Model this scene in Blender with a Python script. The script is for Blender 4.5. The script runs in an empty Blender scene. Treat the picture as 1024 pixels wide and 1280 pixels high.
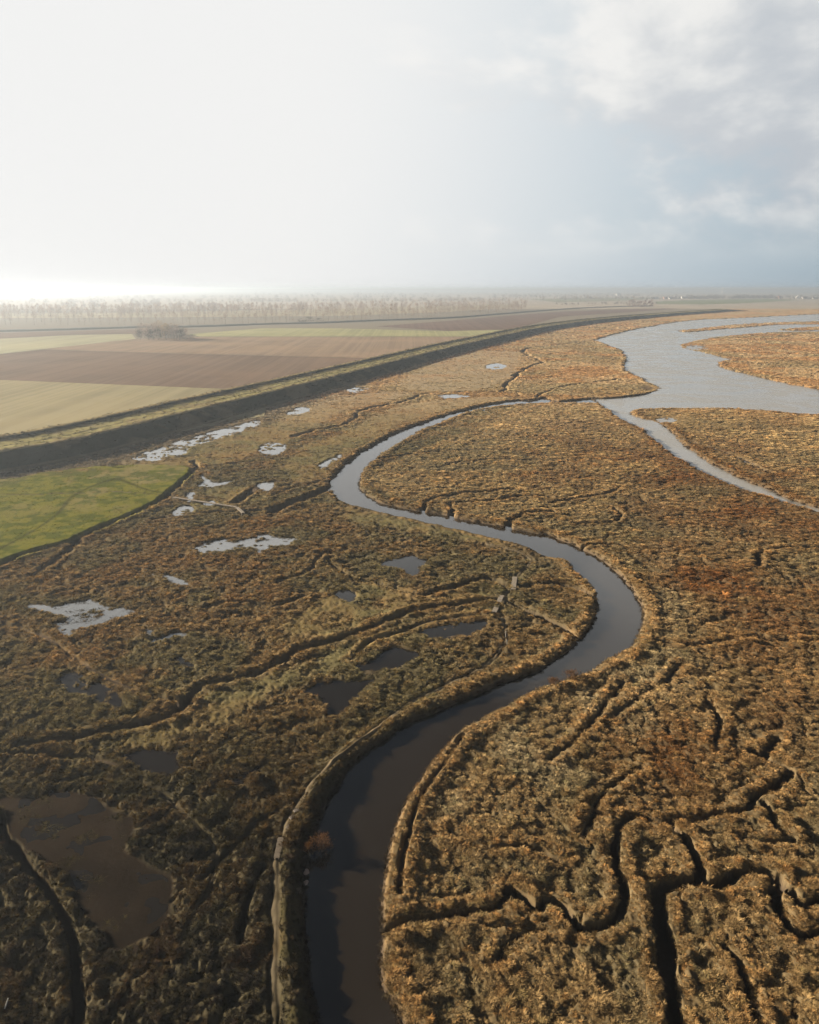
import bpy, bmesh, math, random
import numpy as np
from mathutils import Vector, Matrix, Euler

random.seed(7)
RNG = np.random.default_rng(11)
sc = bpy.context.scene
COL = sc.collection
R = math.radians

# ------------------------------------------------------------------ camera
FPX, PITCH, CAMH = 945.0, math.atan(279 / 945.0), 50.0
CP, SP = math.cos(PITCH), math.sin(PITCH)
cam = bpy.data.cameras.new('camera')
cam.sensor_fit = 'VERTICAL'
cam.sensor_height = 32.0
cam.lens = FPX / 1280 * 32.0
cam.clip_start, cam.clip_end = 0.5, 90000
camo = bpy.data.objects.new('camera', cam)
COL.objects.link(camo)
camo.location = (0, 0, CAMH)
camo.rotation_euler = (math.pi / 2 - PITCH, 0, 0)
sc.camera = camo

# ------------------------------------------------------------------ light
SUN_AZ, SUN_EL = R(-70), R(14.5)          # azimuth from +Y towards +X
sdir = Vector((math.sin(SUN_AZ) * math.cos(SUN_EL), math.cos(SUN_AZ) * math.cos(SUN_EL), math.sin(SUN_EL)))
sun = bpy.data.lights.new('sun', 'SUN')
sun.energy = 5.0
sun.angle = R(0.6)
sun.color = (1.0, 0.85, 0.64)
suno = bpy.data.objects.new('sun', sun)
COL.objects.link(suno)
suno.rotation_euler = sdir.to_track_quat('Z', 'Y').to_euler()

w = bpy.data.worlds.new('World')
sc.world = w
w.use_nodes = True
nt = w.node_tree
nt.nodes.clear()


class NB:
    """tiny node builder"""
    def __init__(s, t): s.t = t
    def n(s, typ, **kw):
        o = s.t.nodes.new(typ)
        for k, v in kw.items():
            if k == 'i':
                for a, b in v.items(): o.inputs[a].default_value = b
            else: setattr(o, k, v)
        return o
    def l(s, a, b): s.t.links.new(a, b)
    def math(s, op, a, b=None, c=None, clamp=False):
        o = s.t.nodes.new('ShaderNodeMath'); o.operation = op; o.use_clamp = clamp
        for i, v in enumerate((a, b, c)):
            if v is None: continue
            if isinstance(v, (int, float)): o.inputs[i].default_value = v
            else: s.l(v, o.inputs[i])
        return o.outputs[0]
    def mr(s, v, a, b, c, d, smooth=True):
        o = s.t.nodes.new('ShaderNodeMapRange')
        o.interpolation_type = 'SMOOTHSTEP' if smooth else 'LINEAR'
        s.l(v, o.inputs[0])
        for i, x in enumerate((a, b, c, d)): o.inputs[i + 1].default_value = x
        return o.outputs[0]
    def mix(s, f, a, b, typ='MIX'):
        o = s.t.nodes.new('ShaderNodeMix'); o.data_type = 'RGBA'; o.blend_type = typ
        for i, v in ((0, f), (6, a), (7, b)):
            if isinstance(v, (int, float)): o.inputs[i].default_value = v
            elif isinstance(v, tuple): o.inputs[i].default_value = (*v[:3], 1)
            else: s.l(v, o.inputs[i])
        return o.outputs[2]
    def noise(s, vec, scale, detail=4, rough=.55, dist=0.0):
        o = s.n('ShaderNodeTexNoise')
        o.inputs['Scale'].default_value = scale; o.inputs['Detail'].default_value = detail
        o.inputs['Roughness'].default_value = rough; o.inputs['Distortion'].default_value = dist
        if vec is not None: s.l(vec, o.inputs['Vector'])
        return o.outputs['Fac']


b = NB(nt)
SKY_STR = 0.05
SKYK = 0.14                                # the sky's brightness next to the sun's
sky = b.n('ShaderNodeTexSky', sky_type='NISHITA')
sky.sun_disc = False
sky.sun_elevation = SUN_EL
sky.sun_rotation = SUN_AZ
sky.air_density, sky.dust_density, sky.ozone_density = 1.0, 2.0, 1.5
tc = b.n('ShaderNodeTexCoord')
D = tc.outputs['Generated']
dot = b.n('ShaderNodeVectorMath', operation='DOT_PRODUCT')
b.l(D, dot.inputs[0]); dot.inputs[1].default_value = sdir
dt = dot.outputs['Value']
sep = b.n('ShaderNodeSeparateXYZ'); b.l(D, sep.inputs[0])
mpn = b.n('ShaderNodeMapping'); b.l(D, mpn.inputs[0]); mpn.inputs['Scale'].default_value = (1, 1, 2.1); mpn.inputs['Location'].default_value = (.35, .0, .62)
CV = mpn.outputs[0]
# thin bright veil of high cloud: brightest round the sun, fading away from it
veil = b.mr(dt, -0.25, 0.72, 0.0, 1.0)
vcol = b.mix(b.mr(dt, -0.22, 0.52, 0.0, 1.0), (0.50, 0.63, 0.73), (0.93, 0.93, 0.92))
lowsky = b.mr(sep.outputs[2], 0.30, 0.50, 1.0, 0.0)       # the veil is horizon haze and thin cloud: it clears overhead
vfac = b.math('MULTIPLY', b.mr(dt, -0.6, 0.45, 0.55, 0.97), lowsky)
sk = b.n('ShaderNodeVectorMath', operation='SCALE'); b.l(sky.outputs[0], sk.inputs[0]); sk.inputs['Scale'].default_value = SKY_STR
base_sky = b.mix(vfac, sk.outputs[0], vcol)
# broken cumulus
cn = b.noise(CV, 2.9, 9, .55, .2)
off = b.n('ShaderNodeVectorMath', operation='ADD'); b.l(CV, off.inputs[0]); off.inputs[1].default_value = (-0.060, 0.0, 0.075)
cn2 = b.noise(off.outputs[0], 2.9, 6, .52, .2)
cover = b.mr(dt, -0.30, 0.50, 0.19, -0.10)
cm = b.mr(b.math('ADD', cn, cover), 0.47, 0.61, 0.0, 1.0)
cm = b.math('MULTIPLY', cm, b.mr(sep.outputs[2], 0.015, 0.11, 0.0, 0.9))
cm = b.math('MULTIPLY', cm, b.mr(sep.outputs[2], 0.35, 0.65, 1.0, 0.35))
lit = b.mr(b.math('SUBTRACT', cn, cn2), -0.11, 0.10, 0.0, 1.0)
ccol = b.mix(lit, (0.50, 0.535, 0.58), (0.93, 0.91, 0.875))
ccol = b.mix(veil, ccol, (0.92, 0.92, 0.91))
final = b.mix(cm, base_sky, ccol)
up = b.n('ShaderNodeVectorMath', operation='SCALE'); b.l(final, up.inputs[0]); up.inputs['Scale'].default_value = SKYK / SKY_STR
bg = b.n('ShaderNodeBackground'); b.l(up.outputs[0], bg.inputs[0]); bg.inputs[1].default_value = SKY_STR
wo = b.n('ShaderNodeOutputWorld'); b.l(bg.outputs[0], wo.inputs[0])

sc.view_settings.view_transform = 'Standard'
sc.view_settings.look = 'None'
sc.view_settings.gamma = 1.0
sc.view_settings.use_curve_mapping = False
sc.view_settings.exposure = 2.8
sc.render.engine = 'CYCLES'
cy = sc.cycles
cy.use_denoising = True
cy.max_bounces = 6
cy.diffuse_bounces = 2
cy.glossy_bounces = 3
cy.transmission_bounces = 3
cy.transparent_max_bounces = 4
cy.volume_bounces = 0
cy.caustics_reflective = cy.caustics_refractive = False
cy.use_adaptive_sampling = True
cy.adaptive_threshold = 0.015
HAZE = 0.00027

# ------------------------------------------------------------------ helpers
def G(px, py, z=0.0):
    """ground point (height z) that the photograph shows at pixel px, py"""
    X = np.asarray(px, float) - 512; U = 640 - np.asarray(py, float)
    y = FPX * CP + U * SP; dz = FPX * SP - U * CP
    t = (CAMH - z) / dz
    return X * t, y * t


def GV(px, py, z=0.0):
    x, y = G(px, py, z)
    return Vector((float(x), float(y), z))


def ihash(x, y, seed):
    h = (x.astype(np.int64) * 374761393 + y.astype(np.int64) * 668265263 + seed * 974634777) & 0xFFFFFFFF
    h = ((h ^ (h >> 13)) * 1274126177) & 0xFFFFFFFF
    h = ((h ^ (h >> 16)) * 2246822519) & 0xFFFFFFFF
    return ((h ^ (h >> 15)) & 0xFFFFFF) / float(0xFFFFFF)


def vn(x, y, seed=0):
    xi = np.floor(x); yi = np.floor(y)
    fx = x - xi; fy = y - yi
    fx = fx * fx * fx * (fx * (fx * 6 - 15) + 10); fy = fy * fy * fy * (fy * (fy * 6 - 15) + 10)
    a = ihash(xi, yi, seed); c = ihash(xi + 1, yi, seed); d = ihash(xi, yi + 1, seed); e = ihash(xi + 1, yi + 1, seed)
    return (a * (1 - fx) + c * fx) * (1 - fy) + (d * (1 - fx) + e * fx) * fy


def fbm(x, y, scale, octv=3, seed=0, gain=.5):
    """0..1 noise with feature size `scale` metres"""
    s = 0; amp = 1; tot = 0; ca, sa = math.cos(.6), math.sin(.6)
    x = x / scale; y = y / scale
    for o in range(octv):
        s = s + amp * vn(x + 17.3 * o, y - 9.1 * o, seed + o * 31); tot += amp
        amp *= gain; x, y = (x * ca - y * sa) * 2.03, (x * sa + y * ca) * 2.03
    return s / tot


def sstep(a, c, x):
    t = np.clip((x - a) / (c - a), 0, 1)
    return t * t * (3 - 2 * t)


def smooth(pts, n=4, closed=False):
    """Catmull-Rom through a pixel polyline"""
    P = np.array(pts, float); N = len(P); out = []
    rng = range(N) if closed else range(N - 1)
    for i in rng:
        if closed: p0, p1, p2, p3 = P[(i - 1) % N], P[i], P[(i + 1) % N], P[(i + 2) % N]
        else: p0, p1, p2, p3 = P[max(i - 1, 0)], P[i], P[i + 1], P[min(i + 2, N - 1)]
        for k in range(n):
            t = k / n
            out.append(.5 * (2 * p1 + (p2 - p0) * t + (2 * p0 - 5 * p1 + 4 * p2 - p3) * t * t + (3 * p1 - p0 - 3 * p2 + p3) * t ** 3))
    if not closed: out.append(P[-1])
    return np.array(out)


def link(name, me, mat=None, parent=None, loc=None):
    o = bpy.data.objects.new(name, me); COL.objects.link(o)
    if mat is not None and me is not None:
        if len(me.materials) == 0: me.materials.append(mat)
    if parent is not None: o.parent = parent
    if loc is not None: o.location = loc
    return o


def tag(o, label=None, cat=None, group=None, kind=None):
    if label: o['label'] = label
    if cat: o['category'] = cat
    if group: o['group'] = group
    if kind: o['kind'] = kind
    return o


def mesh_np(name, verts, faces):
    """verts (N,3), faces (M,k) all same arity"""
    me = bpy.data.meshes.new(name)
    verts = np.asarray(verts, np.float32); faces = np.asarray(faces, np.int32)
    me.vertices.add(len(verts)); me.vertices.foreach_set('co', verts.ravel())
    if len(faces):
        k = faces.shape[1]
        me.loops.add(faces.size); me.loops.foreach_set('vertex_index', faces.ravel())
        me.polygons.add(len(faces))
        me.polygons.foreach_set('loop_start', np.arange(0, faces.size, k, dtype=np.int32))
        me.polygons.foreach_set('loop_total', np.full(len(faces), k, np.int32))
    me.update(calc_edges=True); me.validate()
    return me


def set_col(me, col, name='col'):
    a = me.attributes.new(name, 'FLOAT_COLOR', 'POINT')
    c = np.ones((len(col), 4), np.float32); c[:, :3] = col
    a.data.foreach_set('color', c.ravel())


# ------------------------------------------------------------------ materials
def newmat(name):
    m = bpy.data.materials.new(name); m.use_nodes = True
    t = m.node_tree; t.nodes.clear()
    nb = NB(t)
    out = nb.n('ShaderNodeOutputMaterial')
    p = nb.n('ShaderNodeBsdfPrincipled')
    nb.l(p.outputs[0], out.inputs[0])
    return m, nb, p, out


def vcol_mat(name, rough=.9, var=.45, scale=3.0, bump=.25):
    """painted ground colour broken up by two sizes of grain"""
    m, nb, p, out = newmat(name)
    at = nb.n('ShaderNodeAttribute', attribute_name='col')
    geo = nb.n('ShaderNodeNewGeometry')
    n1 = nb.noise(geo.outputs['Position'], scale, 5, .65)
    n2 = nb.noise(geo.outputs['Position'], scale * .13, 4, .6)
    f = nb.math('ADD', nb.math('MULTIPLY', n1, var * 1.4), nb.math('MULTIPLY', n2, var * .8))
    f = nb.math('ADD', f, 1 - var * 1.1)
    mul = nb.n('ShaderNodeVectorMath', operation='SCALE'); nb.l(at.outputs['Color'], mul.inputs[0]); nb.l(f, mul.inputs['Scale'])
    nb.l(mul.outputs[0], p.inputs['Base Color'])
    p.inputs['Roughness'].default_value = rough
    p.inputs['Specular IOR Level'].default_value = 0.0
    bp = nb.n('ShaderNodeBump'); bp.inputs['Strength'].default_value = bump; bp.inputs['Distance'].default_value = .12
    nb.l(n1, bp.inputs['Height']); nb.l(bp.outputs[0], p.inputs['Normal'])
    return m


def simple_mat(name, col, rough=.8, var=.3, scale=2.0, spec=.2, bump=0.0, stretch=None):
    m, nb, p, out = newmat(name)
    t = nb.n('ShaderNodeTexCoord')
    v = t.outputs['Object']
    if stretch:
        mp = nb.n('ShaderNodeMapping'); mp.inputs['Scale'].default_value = stretch; nb.l(v, mp.inputs[0]); v = mp.outputs[0]
    n1 = nb.noise(v, scale, 5, .6)
    c = nb.mix(n1, tuple(x * (1 - var) for x in col), tuple(x * (1 + var) for x in col))
    nb.l(c, p.inputs['Base Color'])
    p.inputs['Roughness'].default_value = rough
    p.inputs['Specular IOR Level'].default_value = spec
    if bump:
        bp = nb.n('ShaderNodeBump'); bp.inputs['Strength'].default_value = bump; bp.inputs['Distance'].default_value = .05
        nb.l(n1, bp.inputs['Height']); nb.l(bp.outputs[0], p.inputs['Normal'])
    return m


def blade_mat(name, inst=True, col=(.2, .14, .07), trans=.12):
    m, nb, p, out = newmat(name)
    nt_ = nb.t
    nt_.nodes.remove(p)
    geo = nb.n('ShaderNodeNewGeometry')
    if inst:
        at = nb.n('ShaderNodeAttribute', attribute_type='INSTANCER', attribute_name='col'); c0 = at.outputs['Color']
    else:
        rgb = nb.n('ShaderNodeRGB'); rgb.outputs[0].default_value = (*col, 1); c0 = rgb.outputs[0]
    f = nb.mr(geo.outputs['Random Per Island'], 0, 1, .62, 1.45, False)
    mul = nb.n('ShaderNodeVectorMath', operation='SCALE'); nb.l(c0, mul.inputs[0]); nb.l(f, mul.inputs['Scale'])
    d = nb.n('ShaderNodeBsdfDiffuse'); t = nb.n('ShaderNodeBsdfTranslucent')
    nb.l(mul.outputs[0], d.inputs[0]); nb.l(mul.outputs[0], t.inputs[0])
    mx = nb.n('ShaderNodeMixShader'); mx.inputs[0].default_value = trans
    nb.l(d.outputs[0], mx.inputs[1]); nb.l(t.outputs[0], mx.inputs[2]); nb.l(mx.outputs[0], out.inputs[0])
    return m


def water_mat(name, col, rough=.05, ripple=.03, scale=.8, patch=0.0):
    m, nb, p, out = newmat(name)
    geo = nb.n('ShaderNodeNewGeometry')
    n0 = nb.noise(geo.outputs['Position'], .03, 4, .6, 1.5)
    c = nb.mix(n0, tuple(x * .75 for x in col), tuple(x * 1.25 for x in col))
    nb.l(c, p.inputs['Base Color'])
    p.inputs['IOR'].default_value = 1.333
    p.inputs['Specular IOR Level'].default_value = .5
    if patch:
        nb.l(nb.mr(n0, .38, .62, rough, rough + patch), p.inputs['Roughness'])
    else: p.inputs['Roughness'].default_value = rough
    n1 = nb.noise(geo.outputs['Position'], scale, 4, .6)
    bp = nb.n('ShaderNodeBump'); bp.inputs['Strength'].default_value = 1.0
    bp.inputs['Distance'].default_value = ripple
    nb.l(n1, bp.inputs['Height']); nb.l(bp.outputs[0], p.inputs['Normal'])
    return m


M_GROUND = vcol_mat('marsh_soil_and_litter')
M_TUFT = blade_mat('dry_grass_blades')
M_RIVER = water_mat('silty_creek_water', (.0085, .0062, .0036), .05, .010, 1.2)
M_EST = water_mat('rippled_channel_water', (.115, .112, .105), .14, .05, .35, .18)
M_SHEEN = water_mat('painted_sheen_pool_water', (.055, .058, .062), .08, .004, .8)  # pool water whose pale base colour stands in for sky reflection
for m_ in (M_RIVER,): m_.node_tree.nodes['Principled BSDF'].inputs['IOR'].default_value = 1.6
M_EST.node_tree.nodes['Principled BSDF'].inputs['IOR'].default_value = 1.5
M_SHEEN.node_tree.nodes['Principled BSDF'].inputs['IOR'].default_value = 2.2
M_POND = water_mat('shallow_pool_water', (.006, .005, .004), .03, .003, .6)
M_WOOD = simple_mat('weathered_wood', (.13, .112, .092), .75, .25, 4, .2, .4, (1, 8, 8))
M_WOODD = simple_mat('damp_post_wood', (.12, .10, .08), .8, .3, 5, .2, .3)

# ------------------------------------------------------------------ traced plan of the marsh (pixels of the photograph, on the ground)
RIV_L = [(742, 497), (700, 500), (678, 496), (668, 499), (640, 500), (600, 507), (560, 517), (520, 530), (480, 547), (445, 568), (425, 583), (411, 602), (418, 618),
         (435, 628), (470, 637), (520, 648), (560, 657), (600, 666), (640, 676), (672, 687), (700, 697), (722, 714), (738, 730), (747, 750),
         (742, 774), (722, 798), (697, 818), (665, 835), (625, 851), (585, 868), (545, 885), (510, 900), (478, 918), (448, 942), (425, 967),
         (402, 1008), (386, 1045), (378, 1082), (376, 1132), (381, 1192), (391, 1265), (408, 1330), (430, 1400)]
RIV_R = [(745, 504), (700, 503), (660, 504), (620, 508), (590, 514), (560, 524), (530, 537), (500, 553), (475, 570), (458, 583), (451, 597), (455, 612), (470, 624),
         (500, 632), (540, 639), (580, 647), (620, 654), (655, 661), (690, 668), (720, 679), (750, 695), (780, 718), (798, 742), (808, 762),
         (805, 785), (790, 805), (765, 822), (735, 838), (700, 852), (660, 868), (620, 888), (590, 905), (565, 925), (545, 945), (525, 975),
         (508, 1000), (498, 1030), (490, 1060), (486, 1090), (482, 1120), (481, 1150), (482, 1180), (483, 1200), (486, 1230), (500, 1260), (520, 1310), (545, 1400)]
RIVER = np.vstack([smooth(RIV_L, 4), smooth(RIV_R, 4)[::-1]])
NORTH = [(742, 425), (765, 418), (800, 410), (840, 403), (880, 399), (930, 397), (1000, 393.5), (1060, 391.5), (1260, 390)]
COAST_W = [(742, 425), (760, 431), (775, 437), (781, 445), (779, 458), (786, 466), (800, 472), (812, 478), (821, 483), (815, 489), (790, 494), (760, 497), (742, 497)]
COAST_R = [(745, 504), (755, 508), (768, 520), (790, 530), (810, 542), (840, 568), (870, 585), (900, 600), (940, 615), (980, 628), (1024, 641), (1090, 658), (1260, 700)]
EST = np.vstack([smooth(NORTH, 4)[::-1], smooth(COAST_W, 4), smooth(COAST_R, 4)])
ISLES = [
    smooth([(790, 514), (808, 511), (850, 510), (900, 510), (960, 514), (1024, 519), (1090, 524), (1260, 540), (1260, 690), (1090, 649), (1024, 632), (970, 613), (930, 597), (890, 577), (862, 560),
            (850, 548), (845, 540), (825, 528), (803, 521)], 4, True),
    smooth([(852, 431), (870, 426), (900, 421), (940, 417), (980, 415), (1024, 414), (1090, 413), (1260, 412), (1260, 520), (1090, 497), (1024, 486), (980, 477), (940, 468),
            (910, 461), (899, 456), (903, 452), (918, 448), (905, 446), (880, 440), (860, 436)], 4, True),
    smooth([(849, 413.2), (870, 411), (900, 407.5), (935, 404.5), (975, 402.5), (1024, 401.5), (1090, 401), (1090, 405), (1024, 405.2), (975, 405.4), (930, 409), (890, 412), (862, 414.6)], 3, True),
    smooth([(972, 411.6), (1000, 409.5), (1024, 408.3), (1090, 407.5), (1090, 411.3), (1024, 412.2), (995, 413)], 3, True),
]
# (points, width m, depth m)
CREEKS = [
    ([(20, 930), (60, 926), (100, 919), (130, 912), (165, 908), (200, 898), (225, 885), (240, 868), (252, 857), (290, 848), (330, 835), (355, 820), (390, 805), (430, 795), (460, 785), (490, 772), (520, 762), (560, 755), (600, 750), (628, 751), (650, 758), (680, 771), (705, 785), (722, 797)], 1.5, 1.2),
    ([(525, 743), (540, 741), (560, 735), (590, 727), (603, 722), (622, 724), (640, 730), (655, 733), (690, 728), (720, 735), (748, 747)], 1.3, 1.0),
    ([(344, 726), (360, 722), (383, 716), (395, 705), (404, 690)], .8, .5),
    ([(-120, 740), (-40, 720), (0, 705), (40, 690), (80, 680), (110, 668), (150, 650), (180, 637), (205, 622), (225, 605), (241, 592), (246, 583), (240, 576)], 1.4, .9),
    ([(45, 718), (65, 701), (85, 686), (97, 677)], 1.6, .9),
    ([(190, 650), (225, 645), (265, 640), (300, 638), (340, 636), (365, 631)], 1.0, .8),
    ([(340, 638), (362, 629), (385, 621), (405, 612), (415, 608)], 3.2, 1.5),
    ([(295, 627), (305, 619), (320, 611), (333, 605), (343, 602)], 2.6, 1.1),
    ([(668, 497), (645, 491), (620, 489), (570, 490), (530, 492), (505, 502), (480, 506), (450, 513), (442, 524), (425, 532), (395, 537), (370, 545)], 1.6, 1.0),
    ([(742, 425), (702, 430), (675, 433), (654, 437), (662, 445), (677, 452), (657, 460), (644, 470), (632, 482), (628, 489)], 2.0, 1.2),
    ([(668, 497), (690, 486), (730, 479), (770, 474)], 1.6, .8),
    ([(405, 600), (380, 606), (355, 612), (340, 620)], .9, .7),
    ([(529, 637), (531, 628), (552, 621), (589, 616), (640, 612)], 1.3, 1.1),
    ([(566, 645), (564, 631), (579, 628), (622, 625), (645, 620), (690, 622)], 1.3, 1.1),
    ([(636, 658), (636, 651), (649, 645), (659, 641), (690, 640)], 1.6, 1.1),
    ([(690, 628), (717, 624), (740, 620), (760, 617), (771, 609)], 1.0, .8),
    ([(720, 655), (747, 654), (771, 650), (774, 640), (768, 634)], 1.0, .8),
    ([(948, 706), (946, 692), (965, 685), (1015, 684), (1080, 688)], 1.1, .9),
    ([(900, 450), (940, 453), (980, 459), (1024, 468), (1100, 478)], 2.0, .8),
    ([(850, 548), (880, 556), (920, 570), (960, 590)], 1.6, .5),
    ([(858, 1360), (848, 1310), (841, 1280), (834, 1219), (828, 1169), (824, 1122), (835, 1108), (855, 1105), (878, 1104), (895, 1108), (912, 1101), (929, 1092), (960, 1094)], 1.7, 1.6),
    ([(878, 1103), (878, 1090), (871, 1068), (858, 1048), (838, 1030), (845, 1022), (868, 1023), (898, 1016), (932, 1009), (945, 994), (969, 979), (985, 964), (975, 955), (959, 948), (939, 937)], 1.1, 1.2),
    ([(955, 940), (962, 932), (970, 923)], .8, .8),
    ([(972, 1108), (972, 1120), (979, 1142), (988, 1158), (1002, 1166), (1024, 1164), (1080, 1155)], 1.1, 1.2),
    ([(975, 1098), (990, 1115), (1000, 1128), (1010, 1132), (1024, 1122), (1070, 1105)], .9, 1.0),
    ([(955, 1002), (962, 1012), (969, 1028), (976, 1040)], .7, .8),
    ([(838, 1030), (800, 1018), (780, 1026), (771, 1048), (772, 1088), (779, 1115), (768, 1146), (744, 1159), (720, 1157), (703, 1132), (680, 1123), (672, 1132), (660, 1126), (649, 1115), (634, 1107), (622, 1130), (590, 1137), (560, 1141), (526, 1148), (500, 1156), (480, 1166)], .95, 1.0),
    ([(580, 918), (560, 945), (538, 975), (522, 1000), (512, 1030), (506, 1060), (501, 1085), (500, 1115)], .6, .45),
    ([(780, 850), (760, 872), (742, 900), (720, 925), (690, 950)], .6, .5),
    ([(850, 830), (830, 850), (800, 870), (770, 890)], .5, .4),
    ([(800, 960), (760, 985), (742, 1010), (730, 1040)], .5, .5),
    ([(990, 1048), (960, 1052), (930, 1046)], .5, .5),
    ([(0, 1020), (30, 1075), (60, 1110), (80, 1150), (90, 1200), (95, 1260), (90, 1320)], 1.0, .7),
    ([(0, 938), (60, 942), (110, 947), (150, 955)], .5, .4),
]
CREEKS += [([(0, 775), (60, 800), (100, 830), (140, 850), (190, 868), (235, 880)], .7, .6), ([(410, 698), (440, 722), (472, 727), (520, 742)], .6, .5), ([(600, 768), (545, 775), (500, 790), (462, 802), (440, 822)], .6, .5),
           ([(560, 580), (620, 574), (690, 577), (740, 585)], .8, .6), ([(820, 800), (870, 806), (930, 798), (1024, 803), (1080, 800)], .5, .5), ([(470, 575), (520, 566), (590, 562), (660, 566)], .7, .5),
           ([(700, 690), (760, 680), (830, 690), (880, 700)], .6, .5), ([(880, 870), (900, 900), (890, 930), (910, 950)], .5, .6), ([(560, 1040), (600, 1060), (650, 1056), (700, 1070)], .45, .4),
           ([(620, 1200), (640, 1170), (680, 1160)], .5, .5), ([(900, 1180), (930, 1210), (940, 1260), (960, 1300)], .6, .6), ([(0, 660), (0, 661)], .1, .1),
           ([(250, 760), (300, 752), (340, 757), (380, 745)], .6, .5), ([(60, 740), (120, 735), (170, 742)], .5, .4), ([(250, 1100), (290, 1060), (320, 1030), (350, 1010)], .5, .5), ([(300, 1180), (310, 1120), (330, 1080)], .5, .5)]
PONDS = [  # outline, drop, roughness of the floor (0 smooth .. 1 full of tussocks), label
    ([(243, 683), (262, 675), (290, 672), (310, 673), (325, 667), (350, 671), (374, 673), (365, 682), (345, 683), (330, 691), (312, 686), (290, 688), (260, 691), (247, 690)], .55, 'long pale shallow pool with ragged shoreline in rusty grass'),
    ([(476, 701), (500, 697), (515, 691), (528, 697), (541, 700), (529, 707), (531, 715), (518, 720), (505, 712), (480, 708)], .1, 'clear blue grey pool with smooth edge in olive marsh'),
    ([(30, 757), (52, 752), (65, 757), (80, 752), (110, 749), (130, 755), (150, 757), (176, 762), (160, 770), (130, 780), (105, 788), (90, 796), (70, 794), (61, 785), (68, 778), (80, 774), (65, 768), (45, 764)], .42, 'largest bright pool, dotted with dark tussocks, in the left marsh'),
    ([(180, 785), (205, 787), (233, 789), (229, 797), (200, 801), (186, 804)], .75, 'small broken pool just right of the largest bright pool'),
    ([(203, 817), (225, 820), (246, 828), (242, 834), (222, 830)], .75, 'thin dull puddle below the small broken pool'),
    ([(70, 841), (100, 839), (120, 850), (150, 864), (157, 886), (140, 886), (110, 873), (78, 861)], .8, 'faint wet hollow full of tussocks near the left edge'),
    ([(150, 942), (175, 936), (205, 935), (229, 941), (226, 965), (210, 969), (185, 962), (165, 952)], .1, 'still dark pool above the brown mud flat'),
    ([(441, 831), (463, 822), (487, 807), (513, 808), (532, 815), (510, 830), (480, 838), (460, 846)], .15, 'dark brown pool beside the curved footpath, middle of three'),
    ([(523, 791), (545, 781), (580, 776), (610, 774), (605, 786), (585, 796), (560, 801)], .3, 'dark pool nearest the two small footbridges'),
    ([(372, 863), (400, 849), (440, 849), (472, 847), (450, 866), (430, 891), (405, 891), (398, 870)], .35, 'dark shallow pool left of the curved footpath, nearest of three'),
    ([(270, 977), (300, 965), (332, 954), (322, 969), (300, 982)], .3, 'narrow dark pool between grass ridges at lower left'),
    ([(418, 741), (430, 735), (449, 737), (446, 748), (430, 751)], .15, 'tiny dark pool ringed with rusty grass'),
    ([(251, 601), (254, 590), (263, 599), (276, 602), (298, 599), (281, 606), (260, 609), (247, 609)], .35, 'bright white pool beside the green meadow tip'),
    ([(322, 604), (343, 601), (340, 613), (326, 613)], .1, 'small bright pool at the head of a dark creek'),
    ([(188, 715), (215, 718), (227, 722), (238, 729), (225, 733), (205, 723)], .45, 'thin curved puddle above the largest bright pool'),
    ([(232, 617), (243, 615), (243, 626), (238, 632), (232, 628)], .2, 'small white puddle under the wooden boardwalk'),
    ([(214, 640), (226, 632), (240, 630), (246, 637), (232, 644), (216, 645)], .65, 'broken puddle below the meadow end of the boardwalk'),
    ([(254, 629), (264, 625), (274, 629), (266, 632), (256, 632)], .3, 'tiny white puddle above the middle of the boardwalk'),
    ([(325, 556), (345, 553), (362, 558), (350, 568), (330, 570)], .7, 'white broken puddle in the wet strip below the embankment'),
    ([(360, 513), (375, 508), (388, 512), (374, 518), (360, 518)], .5, 'puddle in pale turf near the embankment foot'),
    ([(545, 494), (565, 492.5), (588, 494.5), (570, 497.5), (550, 497.5)], .45, 'thin bright puddle near the channel inlet'),
    ([(606, 457), (620, 454), (633, 456.5), (628, 461), (610, 461.5)], .45, 'far bright puddle on the golden northern marsh'),
    ([(436, 486), (450, 483.5), (462, 486), (450, 490), (438, 490)], .6, 'far small puddle close to the embankment foot'),
    ([(600, 512), (612, 510), (606, 514)], .3, 'sliver of water beside the bend of the creek'),
    ([(165, 572), (188, 563), (215, 553), (262, 540), (300, 530), (322, 524), (328, 530), (300, 541), (262, 552), (240, 558), (228, 570), (190, 577)], .9, 'long strip of broken puddles along the embankment foot'),
    ([(395, 582), (415, 572), (430, 566), (424, 574), (404, 585)], .95, 'flooded ruts beside the creek bend'),
]
MUD = smooth([(-60, 1000), (0, 993), (43, 993), (63, 983), (110, 988), (133, 1000), (146, 1010), (163, 1015), (169, 1033), (156, 1060), (173, 1070), (186, 1081), (213, 1093), (214, 1116), (213, 1139), (199, 1162),
              (160, 1184), (133, 1188), (123, 1166), (103, 1143), (90, 1126), (86, 1099), (66, 1079), (33, 1060), (20, 1043), (7, 1020), (0, 1010), (-60, 1020)], 3, True)
MEADOW = smooth([(-160, 610), (0, 601), (60, 592), (120, 585), (190, 582), (232, 584), (246, 589), (240, 598), (225, 608), (205, 624), (180, 640), (150, 653), (110, 670), (60, 685), (0, 706), (-160, 748)], 4, True)
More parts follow.
